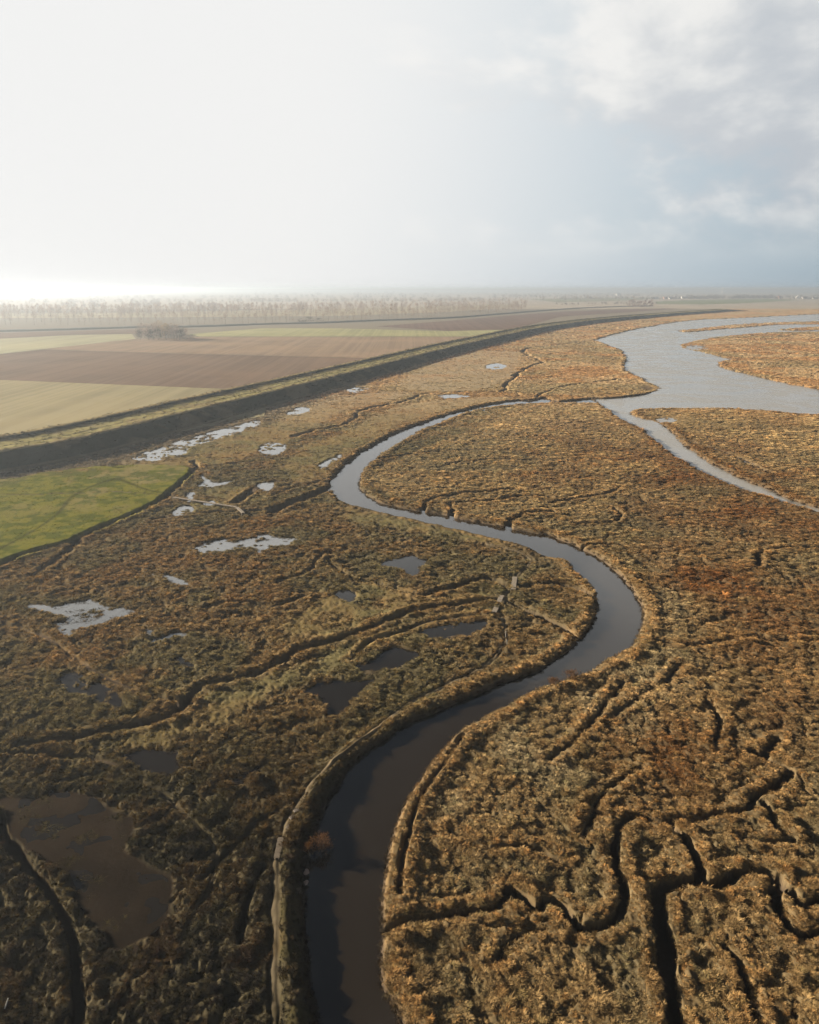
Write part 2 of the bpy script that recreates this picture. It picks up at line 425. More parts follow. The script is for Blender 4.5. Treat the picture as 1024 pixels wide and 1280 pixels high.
TURF = [
    smooth([(345, 800), (395, 742), (470, 728), (520, 745), (590, 738), (622, 742), (600, 750), (520, 762), (460, 784), (390, 804), (350, 818)], 3, True),
    smooth([(260, 868), (330, 842), (440, 803), (520, 773), (600, 758), (590, 768), (540, 780), (480, 806), (430, 830), (370, 850), (320, 880), (250, 915), (190, 930), (150, 918), (225, 895)], 3, True),
    smooth([(375, 560), (440, 535), (490, 510), (560, 499), (640, 496), (560, 512), (500, 532), (440, 562), (405, 590), (380, 600), (350, 590)], 3, True),
    smooth([(150, 580), (200, 560), (270, 545), (340, 530), (400, 503), (470, 490), (520, 492), (430, 515), (380, 545), (300, 575), (245, 582)], 3, True),
    smooth([(420, 632), (480, 642), (560, 658), (640, 676), (600, 678), (520, 664), (440, 650)], 3, True),
    smooth([(346, 1080), (372, 1060), (378, 1100), (376, 1180), (384, 1260), (395, 1330), (340, 1330), (342, 1200)], 3, True),
    smooth([(560, 445), (640, 438), (652, 450), (640, 470), (600, 488), (530, 488), (500, 480)], 3, True),
    smooth([(250, 615), (300, 606), (330, 614), (300, 634), (255, 640), (222, 640)], 3, True),
]
TRAILS = [([(340, 1340), (341, 1280), (343, 1200), (344, 1150), (345, 1078), (352, 1050), (366, 1022), (388, 985), (420, 953), (460, 919), (500, 886), (540, 863), (580, 846), (612, 826), (630, 803), (632, 783), (624, 766), (622, 762)], .40),
          ([(626, 752), (634, 742), (638, 738)], .5),
          ([(644, 722), (652, 714), (661, 704), (660, 696), (648, 689), (625, 682), (600, 678)], .5),
          ([(178, 973), (215, 1000), (250, 1035), (268, 1060), (272, 1080), (262, 1110), (244, 1140), (220, 1180)], .22),
          ([(-40, 622), (60, 619), (110, 617), (160, 618), (215, 622)], .25),
          ([(305, 643), (350, 640), (390, 632)], .25)]
DIKE_FOOT = [(-420, 668), (-200, 627), (-60, 602), (0, 591), (110, 571), (200, 547), (300, 519), (400, 491.5), (500, 463), (560, 445.5), (620, 430), (680, 415), (730, 406.5), (780, 400.5), (840, 395), (900, 390.5), (935, 388)]

# ------------------------------------------------------------------ marsh height field
pr = np.concatenate([np.arange(386, 430, .4), np.arange(430, 520, .55), np.arange(520, 700, .9), np.arange(700, 1345, 1.25)])
pc = np.arange(-150, 1176, 1.6)
NR, NC = len(pr), len(pc)
PX, PY = np.meshgrid(pc, pr)
X, Y = G(PX, PY)
DIST = np.hypot(X, Y)
wob = .10 + .0028 * DIST
XW = X + wob * (fbm(X, Y, 3.0, 3, 1) - .5) * 2.4 + wob * 2 * (fbm(X, Y, 14, 2, 5) - .5)
YW = Y + wob * (fbm(X, Y, 3.0, 3, 2) - .5) * 2.4 + wob * 2 * (fbm(X, Y, 14, 2, 6) - .5)
# the same warp in plan-pixel terms, for outlines
SC_ = FPX / (Y * CP + CAMH * SP)
PXW = PX + (XW - X) * SC_
PYW = PY - (YW - Y) * SC_ * CAMH / np.hypot(Y, CAMH)


def sl(pts, margin_m):
    """row/column window of the grid round a pixel outline"""
    y0, y1 = pts[:, 1].min(), pts[:, 1].max(); x0, x1 = pts[:, 0].min(), pts[:, 0].max()
    zs = lambda py: FPX / (G(0, min(py, 1400))[1] * CP + CAMH * SP)
    mx = margin_m * zs(y1) * 1.15 + 6
    my = mx * .8 + 2
    my0 = margin_m * zs(y0) * 1.15 + 5
    r0, r1 = np.searchsorted(pr, y0 - my0), np.searchsorted(pr, y1 + my)
    c0, c1 = np.searchsorted(pc, x0 - mx), np.searchsorted(pc, x1 + mx)
    return slice(max(r0, 0), max(r1, 0)), slice(max(c0, 0), max(c1, 0))


def line_dist(poly, margin, closed=False):
    """metres from each grid point to a pixel polyline (9e3 where farther than margin); also fraction along it"""
    out = np.full((NR, NC), 9e3); al = np.zeros((NR, NC))
    wx, wy = G(poly[:, 0], poly[:, 1])
    n = len(poly)
    for i in range(n if closed else n - 1):
        j = (i + 1) % n
        s = sl(poly[[i, j]], margin)
        px, py = XW[s], YW[s]
        if px.size == 0: continue
        dx, dy = wx[j] - wx[i], wy[j] - wy[i]
        L2 = dx * dx + dy * dy + 1e-9
        t = np.clip(((px - wx[i]) * dx + (py - wy[i]) * dy) / L2, 0, 1)
        d = np.hypot(px - wx[i] - t * dx, py - wy[i] - t * dy)
        m = d < out[s]
        out[s] = np.where(m, d, out[s]); al[s] = np.where(m, (i + t) / n, al[s])
    return out, al


def inside(poly, PXa=None, PYa=None):
    PXa = PXW if PXa is None else PXa; PYa = PYW if PYa is None else PYa
    out = np.zeros((NR, NC), bool)
    s = sl(poly, 6)
    x, y = PXa[s], PYa[s]
    c = np.zeros(x.shape, bool)
    n = len(poly)
    for i in range(n):
        x1, y1 = poly[i]; x2, y2 = poly[(i + 1) % n]
        if y1 == y2: continue
        c ^= ((y1 > y) != (y2 > y)) & (x < (x2 - x1) * (y - y1) / (y2 - y1) + x1)
    out[s] = c
    return out


def sdist(poly, margin):
    d, _ = line_dist(poly, margin, True)
    return np.where(inside(poly), -d, d)


# base relief
hum = fbm(X, Y, 26, 3, 20) - .5
mid = fbm(X, Y, 5.0, 3, 23) - .5
ridge = 1 - np.abs(fbm(X + 6 * mid, Y + 6 * hum, 3.4, 2, 29) * 2 - 1)
Z = .35 * hum + .28 * mid
rough = np.ones((NR, NC))             # how tussocky
dens = np.ones((NR, NC))              # tussocks per area factor

turf_edge = 5.0 * (fbm(X, Y, 5.0, 3, 111) - .5) + 5 * (fbm(X, Y, 1.6, 2, 112) - .5)
turf = np.zeros((NR, NC))
for t in TURF: turf = np.maximum(turf, sstep(1.4, -2.2, sdist(t, 5) + turf_edge) * (.45 + .55 * sstep(.36, .6, fbm(X, Y, 2.6, 3, 115))))
mead_d = sdist(MEADOW, 4)
meadow = sstep(.5, -.5, mead_d)

def blob0(X_, Y_, px_, py_):
    """the slumped near bank along the middle reach of the river"""
    c = np.interp(px_, [400, 440, 520, 600, 700, 760], [608, 634, 650, 666, 704, 740])
    return sstep(20, 8, np.abs(py_ - c - 4)) * sstep(400, 440, px_) * sstep(730, 680, px_)


# water outlines
d_riv = sdist(RIVER, 9)
d_est = sdist(EST, 60)
for isl in ISLES: d_est = np.maximum(d_est, -sdist(isl, 60))
d_water = np.minimum(d_riv, d_est)

# rills between tussocks, strongest on the tussocky right-hand marsh
rill = sstep(.82, .98, ridge) * (1 - turf) * (1 - meadow)
Z -= .30 * rill * sstep(2.5, 6, d_water)
Z -= .16 * turf * (Z > -9) * 0
Z = Z * (1 - .4 * turf)
Z = Z * (1 - .75 * meadow) + .45 * meadow + .25 * meadow * (fbm(X, Y, 12, 2, 77) - .5)
rough *= 1 - .58 * turf
rough *= 1 - .9 * meadow

# creeks
cre_d = np.full((NR, NC), 99.0)
for pts, wd, dp in CREEKS:
    if pts[0][1] > 900 and pts[0][0] > 560: wd *= .92
    d, al = line_dist(smooth(pts, 4), 5)
    near = d < 8
    wl = wd * (.70 + .4 * fbm(X, Y, 7, 2, 41)) * .5 + .0006 * DIST
    prof = sstep(wl + .14, wl * .62, d)
    Z = np.where(near, np.minimum(Z, Z * (1 - prof) - (dp + .25) * prof), Z)
    lev = np.exp(-((d - wl - .75) / .55) ** 2)
    Z = np.where(near, Z + .17 * lev * (1 - prof) * (1 - meadow), Z)
    cre_d = np.minimum(cre_d, np.where(near, d - wl, 99))

# trails: two shallow ruts
tra_d = np.full((NR, NC), 99.0)
for pts, hw in TRAILS:
    d, _ = line_dist(smooth(pts, 4), 4)
    near = d < 6
    Z = np.where(near, Z - .10 * sstep(hw + .3, hw - .1, d) - .14 * np.exp(-((d - hw * .8) / .16) ** 2), Z)
    tra_d = np.minimum(tra_d, np.where(near, d - hw, 99))

# pools
pond_in = np.full((NR, NC), 9.0)
pond_level = []
for pts, rg, _l in PONDS:
    o = smooth(pts, 3, True)
    d = sdist(o, 4)
    near = d < 6
    flat = sstep(3.5, .5, d)
    Z = np.where(near, Z * (1 - flat) + .06 * flat, Z)
    fs = 1.0 + .004 * DIST
    lump = fbm(X, Y, .9, 2, 55) * .55 + fbm(X, Y, 3.1, 2, 56) * .45
    bed = -.34 * sstep(.25, -.8, d) + rg * .55 * sstep(.51, .76, lump) + rg * .12 * (lump - .4)
    Z = np.where(near, Z + np.minimum(bed, .12) * sstep(1.0, .2, d), Z)
    pond_in = np.minimum(pond_in, np.where(near, np.where(Z < -.1, d, 9), 9))
d_mud = sdist(MUD, 4)
mudm = sstep(.25, -.35, d_mud)
Z = Z * (1 - mudm) + mudm * (-.22 + .05 * (fbm(X, Y, 2.6, 4, 60) - .5))

# river and channel banks
steep = np.where(d_est < d_riv, 0, 1)
gent = sstep(900, 400, np.abs(PX - 900) * 3) * 0
bank = np.where(d_riv < d_est, sstep(.25, -1.5, d_riv), sstep(.6, -3.2, d_est))
lev = np.exp(-((d_water - 1.3) / .9) ** 2)
d_left0 = np.where(PX < np.interp(PY, [840, 930, 1050, 1400], [660, 500, 430, 450]), 1.0, 0.0)
lowb = blob0(X, Y, PX, PY)
nearL = d_left0 * sstep(880, 960, PY)
Z = Z + (.32 + .40 * nearL) * lev * (1 - lowb) - .28 * lowb * sstep(5, 1, d_water)
Z = Z * (1 - bank) - 2.2 * bank
# flat mud margin on the inside of the second bend
for cx, cy_, rx, ry in ((690, 688, 26, 8), (812, 484, 22, 6), (832, 524, 26, 6), (868, 434, 26, 6), (846, 750, 0.1, .1)):
    g = np.exp(-(((PX - cx) / rx) ** 2 + ((PY - cy_) / ry) ** 2))
    Z = np.where((d_water > -2), Z * (1 - .85 * g) - .65 * g, Z)
    dens *= 1 - .9 * g

# embankment side: the ground goes flat under the farmland
foot = smooth(DIKE_FOOT, 6)
FX, FY = G(foot[:, 0], foot[:, 1])
d_dk, _ = line_dist(foot, 900)
lx = np.interp(Y, FY, FX)
behind = X < lx
d_dks = np.where(behind, d_dk, -d_dk)
flat = sstep(-6, 2, d_dks)
behindm = sstep(4, 8, d_dks)
Z = Z * (1 - flat) + (-.05) * flat
Z = np.where(d_dks > 6, -.12, Z)
dens = np.where(d_dks > 1.0, 0, dens)

# tussock relief in the mesh itself
AX, AY = (X * .50 - Y * .866) / 1.7, X * .866 + Y * .50          # combed by the wind
lump_n = (fbm(AX, AY, .40, 2, 61) - .5) * .42 + (fbm(AX, AY, .95, 2, 62) - .5) * .40
mesh_lump = np.maximum(lump_n, -.16) * 1.0 * (1 - .45 * sstep(120, 350, DIST))
aw = rough * sstep(.1, 1.2, d_water) * sstep(-.2, .7, cre_d) * sstep(0, .8, tra_d) * (1 - mudm) * (1 - flat) * sstep(-.2, .6, pond_in)
Z = Z + mesh_lump * aw
LUMP = lump_n * aw

# ------------------------------------------------------------------ what grows where (colour of plants and soil)
def C(*a): return np.array(a, np.float64)
STRAW, TAN, RUST, OLIVE = C(.300, .205, .098), C(.30, .212, .115), C(.185, .085, .030), C(.140, .115, .058)
DOLIVE, GREEN, TURFC, MUDC = C(.058, .056, .030), C(.205, .200, .038), C(.088, .082, .037), C(.060, .046, .034)
GREYO = C(.225, .172, .090)


def lerp(a, c, t):
    return a * (1 - t[..., None]) + c * t[..., None]


def blob(lst, wv=26):
    g = np.zeros((NR, NC))
    jx = PX + (fbm(X, Y, 9, 3, 91) - .5) * wv * SC_ * .35; jy = PY + (fbm(X, Y, 9, 3, 92) - .5) * wv * SC_ * .18
    for cx, cy_, rx, ry, wt in lst:
        g = np.maximum(g, wt * np.exp(-(((jx - cx) / rx) ** 2 + ((jy - cy_) / ry) ** 2)))
    return np.clip(g, 0, 1)


n_a = fbm(X, Y, 24, 4, 70); n_b = fbm(X, Y, 9, 4, 71); n_c = fbm(X, Y, 4, 3, 72); n_d = fbm(X, Y, 40, 3, 73)
d_left = np.where((PX < np.interp(PY, [497, 600, 668, 750, 850, 930, 1050, 1400], [690, 430, 640, 750, 620, 470, 390, 420])), 1.0, 0.0)
far = sstep(560, 480, PY)
right_col = lerp(np.broadcast_to(STRAW, (NR, NC, 3)), np.broadcast_to(GREYO, (NR, NC, 3)), sstep(.42, .60, n_b * .6 + n_c * .4))
right_col = lerp(right_col, OLIVE, .35 * sstep(.54, .68, n_a))
rustR = blob([(770, 575, 60, 16, .8), (850, 590, 70, 20, .9), (930, 640, 80, 22, .8), (1010, 660, 60, 20, .7), (880, 660, 50, 14, .4), (890, 730, 75, 34, .95), (960, 790, 90, 60, .55), (850, 690, 60, 14, .5),
              (850, 950, 90, 46, .75), (780, 935, 60, 30, .55), (980, 880, 60, 60, .5), (720, 600, 40, 8, .5), (600, 600, 60, 7, .35), (900, 560, 60, 12, .55), (960, 595, 60, 10, .6), (670, 596, 40, 6, .6),
              (940, 1240, 110, 50, .35), (760, 1010, 50, 30, .4)])
right_col = lerp(right_col, RUST, np.clip(rustR * 1.25, 0, 1) * sstep(.22, .48, n_c * .5 + n_b * .5))
right_col = lerp(right_col, C(.39, .27, .125), .75 * sstep(.50, .64, fbm(X, Y, 32, 4, 78)) * sstep(.3, .55, n_c))
right_col = lerp(right_col, C(.17, .085, .036), .55 * sstep(.53, .66, fbm(X + 50, Y, 38, 4, 79)) * sstep(.35, .55, n_b))
pale = blob([(640, 930, 95, 50, .75), (765, 862, 95, 55, .85), (560, 1000, 45, 70, .6), (700, 700, 60, 16, .4), (830, 740, 26, 60, .5)])
right_col = lerp(right_col, C(.36, .285, .165), pale * sstep(.34, .56, n_c))
left_col = lerp(np.broadcast_to(OLIVE, (NR, NC, 3)), np.broadcast_to(C(.19, .128, .060), (NR, NC, 3)), sstep(.40, .60, n_b))
rustL = blob([(300, 700, 150, 26, .75), (180, 680, 90, 20, .6), (340, 655, 60, 12, .9), (430, 660, 60, 12, .7), (150, 720, 130, 20, .6), (300, 740, 110, 18, .6), (110, 800, 80, 14, .5), (60, 820, 60, 18, .6),
              (380, 545, 40, 12, .8), (300, 575, 50, 12, .9), (420, 520, 40, 8, .8), (640, 470, 60, 8, .6), (720, 465, 50, 7, .8), (330, 560, 50, 10, .7), (560, 470, 60, 6, .5), (470, 500, 30, 5, .7), (210, 760, 60, 20, .45), (460, 755, 40, 10, .4)])
left_col = lerp(left_col, C(.225, .125, .050), rustL * sstep(.34, .56, n_c * .55 + n_b * .45))
low = sstep(860, 1000, PY)
left_col = lerp(left_col, np.broadcast_to(DOLIVE, (NR, NC, 3)) * 1.0, low * sstep(.35, .62, n_a * .4 + n_b * .6 + .06) * .85)
left_col = lerp(left_col, C(.16, .10, .045), low * .55 * sstep(.55, .68, n_c))
col = lerp(right_col, left_col, d_left)
gold = lerp(np.broadcast_to(TAN, (NR, NC, 3)), np.broadcast_to(C(.26, .150, .066), (NR, NC, 3)), sstep(.42, .6, n_a))
gold = lerp(gold, C(.17, .14, .075), .6 * sstep(.52, .66, n_d))
col = lerp(col, gold, np.clip(far, 0, 1) * (.75 + .25 * (1 - d_left)))
col = lerp(col, C(.175, .142, .098), turf * far * .8)
col = lerp(col, TURFC, turf * (1 - far) * .55)
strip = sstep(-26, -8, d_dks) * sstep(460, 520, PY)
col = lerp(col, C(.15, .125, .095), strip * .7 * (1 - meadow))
mcol = lerp(np.broadcast_to(GREEN, (NR, NC, 3)), np.broadcast_to(C(.26, .22, .10), (NR, NC, 3)), .8 * sstep(.48, .60, fbm(X, Y * .55, 10, 4, 81)) * sstep(665, 610, PY))
mcol = lerp(mcol, C(.26, .15, .09), blob([(85, 592, 45, 5, .8)]))
mcol = lerp(mcol, C(.085, .11, .020), .75 * sstep(.46, .60, n_b * .4 + fbm(X, Y, 2.2, 3, 84) * .6))
mcol = lerp(mcol, C(.05, .055, .018), .7 * np.exp(-(np.minimum(np.abs(fbm(X, Y * .4, 30, 2, 83) - .5), .3) / .010) ** 2))
col = lerp(col, mcol, meadow)
col = lerp(col, C(.135, .118, .092), behindm)
# strips of wet mud: banks, creek walls, ruts, pool rims
mud_w = np.maximum.reduce([sstep(.5, -.25, d_water), sstep(.15, -.15, cre_d), .6 * sstep(.12, -.12, tra_d), mudm, .8 * sstep(.3, -.3, pond_in), sstep(-.35, -.7, Z) * (1 - flat)])
col = lerp(col, MUDC * 1.0, mud_w)
col = lerp(col, MUDC * .62, mudm); col = lerp(col, MUDC * .85, mudm * sstep(.42, .62, fbm(X, Y, 5, 4, 95)) * .8)
path = sstep(.1, -.25, tra_d) * d_left * sstep(.3, .55, fbm(X, Y, 1.4, 2, 97))
col = lerp(col, C(.20, .165, .115), .7 * path)
# levee grass on the rims is pale
rim = np.maximum(np.exp(-((d_water - 1.2) / .8) ** 2), .8 * np.exp(-((cre_d - .7) / .5) ** 2)) * (1 - mud_w) * (1 - meadow)
col = lerp(col, C(.36, .21, .085), rim * .7 * (1 - d_left) * sstep(560, 640, PY))
col = lerp(col, C(.265, .165, .070), rim * (.4 + .6 * d_left) * .55 * (1 - .75 * d_left * low) * (1 - .8 * turf * low))
col = lerp(col, C(.17, .09, .035), .8 * np.exp(-((d_est - 1.5) / 3.0) ** 2) * (1 - mud_w) * sstep(470, 560, PY))

verts = np.stack([X, Y, Z], -1).reshape(-1, 3)
ii = np.arange(NR * NC).reshape(NR, NC)
faces = np.stack([ii[1:, :-1], ii[1:, 1:], ii[:-1, 1:], ii[:-1, :-1]], -1).reshape(-1, 4)
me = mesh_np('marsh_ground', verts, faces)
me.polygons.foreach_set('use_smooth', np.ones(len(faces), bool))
tone_grade = 1 + .28 * sstep(640, 470, PY) - sstep(800, 1100, PY) * (.66 - .44 * (1 - d_left))     # painted tone: foreground darkness put into the sward colour, far marsh brightened
col *= (.65 * np.where(meadow > .5, .55, tone_grade))[..., None]                                   # overall albedo scale, times the painted tone
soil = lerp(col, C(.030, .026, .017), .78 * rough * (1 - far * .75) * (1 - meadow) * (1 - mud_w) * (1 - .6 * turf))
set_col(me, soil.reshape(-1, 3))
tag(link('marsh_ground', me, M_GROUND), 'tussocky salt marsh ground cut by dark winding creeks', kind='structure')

# ground outside the graded sheet, out to the horizon
q = [GV(-150, 1344), GV(1174, 1344), GV(1174, 386), GV(-150, 386)]
o4 = [Vector((-30000, -3000, 0)), Vector((30000, -3000, 0)), Vector((30000, 32000, 0)), Vector((-30000, 32000, 0))]
vs = [v + Vector((0, 0, -.14)) for v in q + o4]
me = bpy.data.meshes.new('ground')
me.from_pydata(vs, [], [(0, 4, 5, 1), (1, 5, 6, 2), (2, 6, 7, 3), (3, 7, 4, 0)])
M_FAR = None


def field_mat(name, col, line=.12, ang=0.0, scale=.25, stretch=14):
    m, nb, p, out = newmat(name)
    geo = nb.n('ShaderNodeNewGeometry')
    mp = nb.n('ShaderNodeMapping'); mp.inputs['Rotation'].default_value = (0, 0, ang); mp.inputs['Scale'].default_value = (1, 1 / stretch, 1)
    nb.l(geo.outputs['Position'], mp.inputs[0])
    n1 = nb.noise(mp.outputs[0], scale, 5, .65); n2 = nb.noise(geo.outputs['Position'], .012, 4, .6)
    c = nb.mix(n1, tuple(x * (1 - line * 1.6) for x in col), tuple(x * (1 + line * 1.6) for x in col))
    mp2 = nb.n('ShaderNodeMapping'); mp2.inputs['Rotation'].default_value = (0, 0, ang); mp2.inputs['Scale'].default_value = (1, .004, 1); nb.l(geo.outputs['Position'], mp2.inputs[0])
    n3 = nb.noise(mp2.outputs[0], .16, 3, .7)
    c = nb.mix(nb.mr(n3, .40, .60, 0, 1), tuple(0 for x in col), c) if False else nb.mix(nb.mr(n3, .42, .58, 0, .5), c, tuple(x * .6 for x in col))
    c = nb.mix(nb.mr(n2, .35, .68, 0, .5), c, tuple(x * f for x, f in zip(col, (1.28, 1.22, 1.15))))
    nb.l(c, p.inputs['Base Color']); p.inputs['Roughness'].default_value = .95; p.inputs['Specular IOR Level'].default_value = 0.0
    bp = nb.n('ShaderNodeBump'); bp.inputs['Strength'].default_value = .5; bp.inputs['Distance'].default_value = .2
    nb.l(n1, bp.inputs['Height']); nb.l(bp.outputs[0], p.inputs['Normal'])
    return m


M_FARG = field_mat('distant_farmland', (.165, .145, .118), .2, .4, .006, 5)
tag(link('ground', me, M_FARG), 'flat open land running out to the misty horizon', kind='structure')


# ------------------------------------------------------------------ water sheets
def sheet(name, poly_px, z, mat, label, kind='structure', grow=0.0):
    x, y = G(poly_px[:, 0], poly_px[:, 1])
    P = np.stack([x, y], -1)
    if grow:
        c = P.mean(0); nxt = np.roll(P, -1, 0) - np.roll(P, 1, 0)
        nrm = np.stack([nxt[:, 1], -nxt[:, 0]], -1); nrm /= np.linalg.norm(nrm, axis=1)[:, None] + 1e-9
        area = .5 * np.sum(P[:, 0] * np.roll(P[:, 1], -1) - np.roll(P[:, 0], -1) * P[:, 1])
        P = P + nrm * grow * (1 if area > 0 else -1)
    bm = bmesh.new()
    c = P.mean(0)
    f = bm.faces.new([bm.verts.new((p[0] - c[0], p[1] - c[1], 0)) for p in P])
    f.normal_update()
    if f.normal.z < 0: bmesh.ops.reverse_faces(bm, faces=[f])
    bmesh.ops.triangulate(bm, faces=[f])
    m = bpy.data.meshes.new(name); bm.to_mesh(m); bm.free()
    return tag(link(name, m, mat, loc=(c[0], c[1], z)), label, kind=kind)


WZ = -.52
sheet('river', RIVER, WZ, M_RIVER, 'winding tidal creek curving through the marsh, dark and brown at its near end', grow=.6)
est = np.vstack([smooth(NORTH, 4)[::-1], smooth(COAST_W, 4)])
sheet('tidal_channel', np.vstack([est, smooth(COAST_R, 4)]), WZ + .004, M_EST, 'broad grey tidal channel with wind ripples at right', grow=.6)
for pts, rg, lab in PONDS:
    sheet('pool', smooth(pts, 3, True), -.135, M_SHEEN if any(k in lab for k in ('pale', 'bright', 'white', 'puddle', 'small broken', 'flooded', 'sliver')) and 'dull' not in lab else M_POND, lab, grow=.7)

sheet('shallow_water', MUD, -.224, M_POND, 'thin film of water lying over the bare brown mud flat', grow=-.3)

# ------------------------------------------------------------------ embankment
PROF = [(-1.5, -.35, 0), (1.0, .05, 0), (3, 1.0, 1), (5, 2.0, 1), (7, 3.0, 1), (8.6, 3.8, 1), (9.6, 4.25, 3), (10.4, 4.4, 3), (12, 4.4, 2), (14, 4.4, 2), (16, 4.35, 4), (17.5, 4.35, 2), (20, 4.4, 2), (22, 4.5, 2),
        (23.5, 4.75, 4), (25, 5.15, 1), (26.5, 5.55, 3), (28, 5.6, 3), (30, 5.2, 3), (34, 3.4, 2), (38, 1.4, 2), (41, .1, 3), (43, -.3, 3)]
dpx = smooth(DIKE_FOOT, 40)
dx, dy = G(dpx[:, 0], dpx[:, 1])
seg = np.hypot(np.diff(dx), np.diff(dy)); cum = np.concatenate([[0], np.cumsum(seg)])
nn = 1100
u = np.linspace(0, 1, nn) ** 1.6 * cum[-1]
cx, cyy = np.interp(u, cum, dx), np.interp(u, cum, dy)
k = 9
pad = lambda a: np.convolve(np.concatenate([[a[0] + (a[1] - a[0]) * i for i in range(-k, 0)], a, [a[-1] + (a[-1] - a[-2]) * i for i in range(1, k + 1)]]), np.ones(2 * k + 1) / (2 * k + 1), 'valid')
cx, cyy = pad(cx), pad(cyy)
tx, ty = np.gradient(cx), np.gradient(cyy); tl = np.hypot(tx, ty); tx /= tl; ty /= tl
s_sub, z_sub, c_sub = [], [], []
for (s0, z0, c0), (s1, z1, c1) in zip(PROF[:-1], PROF[1:]):
    for t in (0, .34, .67): s_sub.append(s0 + (s1 - s0) * t); z_sub.append(z0 + (z1 - z0) * t); c_sub.append(c0 if t < .5 else c1)
s_sub.append(PROF[-1][0]); z_sub.append(PROF[-1][1]); c_sub.append(PROF[-1][2])
S, _ = np.meshgrid(s_sub, cx)
taper = sstep(cum[-1], cum[-1] * .93, u)[:, None]
DX = cx[:, None] - ty[:, None] * S; DY = cyy[:, None] + tx[:, None] * S
DZ = np.array(z_sub)[None, :] * (.15 + .85 * taper)
nz = fbm(DX, DY, 2.2, 3, 101) - .5; nz2 = fbm(DX, DY, 15, 2, 102) - .5
DZ = DZ + .32 * nz + .3 * nz2
pal = np.array([C(.12, .10, .06), C(.030, .036, .018), C(.30, .27, .125), C(.30, .25, .14), C(.165, .145, .075)])  # near faces darkened for their shade, flat berm brightened as sunlit
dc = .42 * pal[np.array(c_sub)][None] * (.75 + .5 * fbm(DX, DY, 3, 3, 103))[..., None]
dc = lerp(dc, C(.10, .075, .045), .5 * sstep(.5, .65, fbm(DX, DY, 9, 3, 104)))
iid = np.arange(nn * S.shape[1]).reshape(nn, -1)
fc = np.stack([iid[:-1, :-1], iid[1:, :-1], iid[1:, 1:], iid[:-1, 1:]], -1).reshape(-1, 4)
fc = fc[:, ::-1]
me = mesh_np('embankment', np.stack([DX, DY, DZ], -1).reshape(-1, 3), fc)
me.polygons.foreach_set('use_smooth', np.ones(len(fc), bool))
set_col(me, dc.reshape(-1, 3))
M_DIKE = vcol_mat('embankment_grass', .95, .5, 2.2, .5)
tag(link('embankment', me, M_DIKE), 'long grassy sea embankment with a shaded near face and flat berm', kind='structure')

# ------------------------------------------------------------------ fields behind the embankment
FIELDS = [
    ('field', [(-400, 475), (0, 475), (150, 481), (300, 487), (345, 477), (330, 520), (120, 560), (0, 590), (-400, 690)], (.200, .180, .115), 'pale green grey field beside the embankment, nearest of the farm fields', .05),
    ('ploughed_field', [(-400, 446), (0, 443), (55, 437), (215, 442), (420, 447), (500, 449), (430, 468), (340, 492), (300, 487), (150, 481), (0, 475), (-400, 475)], (.118, .086, .066), 'dark brown ploughed field, second from the embankment', .05),
    ('ploughed_field', [(55, 436.6), (165, 424), (250, 421), (420, 421), (600, 421), (560, 434), (500, 448.6), (420, 446.6), (215, 441.6)], (.178, .134, .098), 'lighter brown ploughed field below the tree clump', .05),
    ('field', [(-400, 430), (0, 423.5), (90, 419), (165, 417.5), (170, 423.6), (55, 436.3), (0, 442.6), (-400, 445)], (.230, .225, .150), 'pale field left of the tree clump', .05),
    ('ploughed_field', [(-400, 421), (0, 416.5), (165, 411.5), (250, 411.8), (180, 417), (90, 418.6), (0, 423), (-400, 429.6)], (.115, .085, .065), 'narrow dark strip of ploughed land behind the tree clump', .05),
    ('field', [(235, 418), (330, 410.2), (420, 410.5), (560, 414), (640, 412), (600, 420.6), (420, 420.6), (250, 420.6)], (.205, .205, .110), 'light green field strip right of the tree clump', .05),
    ('ploughed_field', [(470, 408), (560, 401), (620, 396), (700, 389.5), (790, 386), (850, 385.5), (790, 390), (700, 396), (640, 411.6), (560, 413.6)], (.100, .070, .058), 'purple brown ploughed field inside the bend of the embankment', .05),
    ('field', [(820, 377), (860, 375), (960, 373.5), (1000, 375), (930, 379), (880, 380.5), (820, 380)], (.105, .120, .050), 'far green pasture near the village', .06),
    ('field', [(660, 374), (760, 372), (820, 372), (800, 375), (700, 378)], (.125, .125, .065), 'far green strip beyond the plantation', .06),
    ('field', [(-100, 398), (150, 397), (420, 395), (560, 390), (640, 384), (640, 380), (420, 386), (150, 391), (-100, 392)], (.225, .200, .135), 'pale open ground between the plantation trunks', .04),
]
for i, (nm, pts, c, lab, z) in enumerate(FIELDS):
    sheet(nm, smooth(pts, 1, True), z + .004 * i, field_mat('soil_%d' % i, tuple(v * .68 for v in c), .13 if 'ploughed' in nm else .08, -R(60) + .1 * i, .5, 16), lab)

# ------------------------------------------------------------------ haze: the air itself
bm = bmesh.new()
bmesh.ops.create_cube(bm, size=1)
m = bpy.data.meshes.new('haze'); bm.to_mesh(m); bm.free()
hz = link('haze', m)
hz.scale = (70000, 40000, 62); hz.location = (0, 15000, 62 / 2 - 3.4)
mt = bpy.data.materials.new('haze_air'); mt.use_nodes = True; mt.node_tree.nodes.clear()
nb = NB(mt.node_tree)
pv = nb.n('ShaderNodeVolumePrincipled')
pv.inputs['Color'].default_value = (.275, .325, .40, 1); pv.inputs['Density'].default_value = HAZE; pv.inputs['Anisotropy'].default_value = .52
mo = nb.n('ShaderNodeOutputMaterial'); nb.l(pv.outputs[0], mo.inputs['Volume'])
m.materials.append(mt)
tag(hz, 'pale sunlit haze over the whole landscape', kind='stuff')


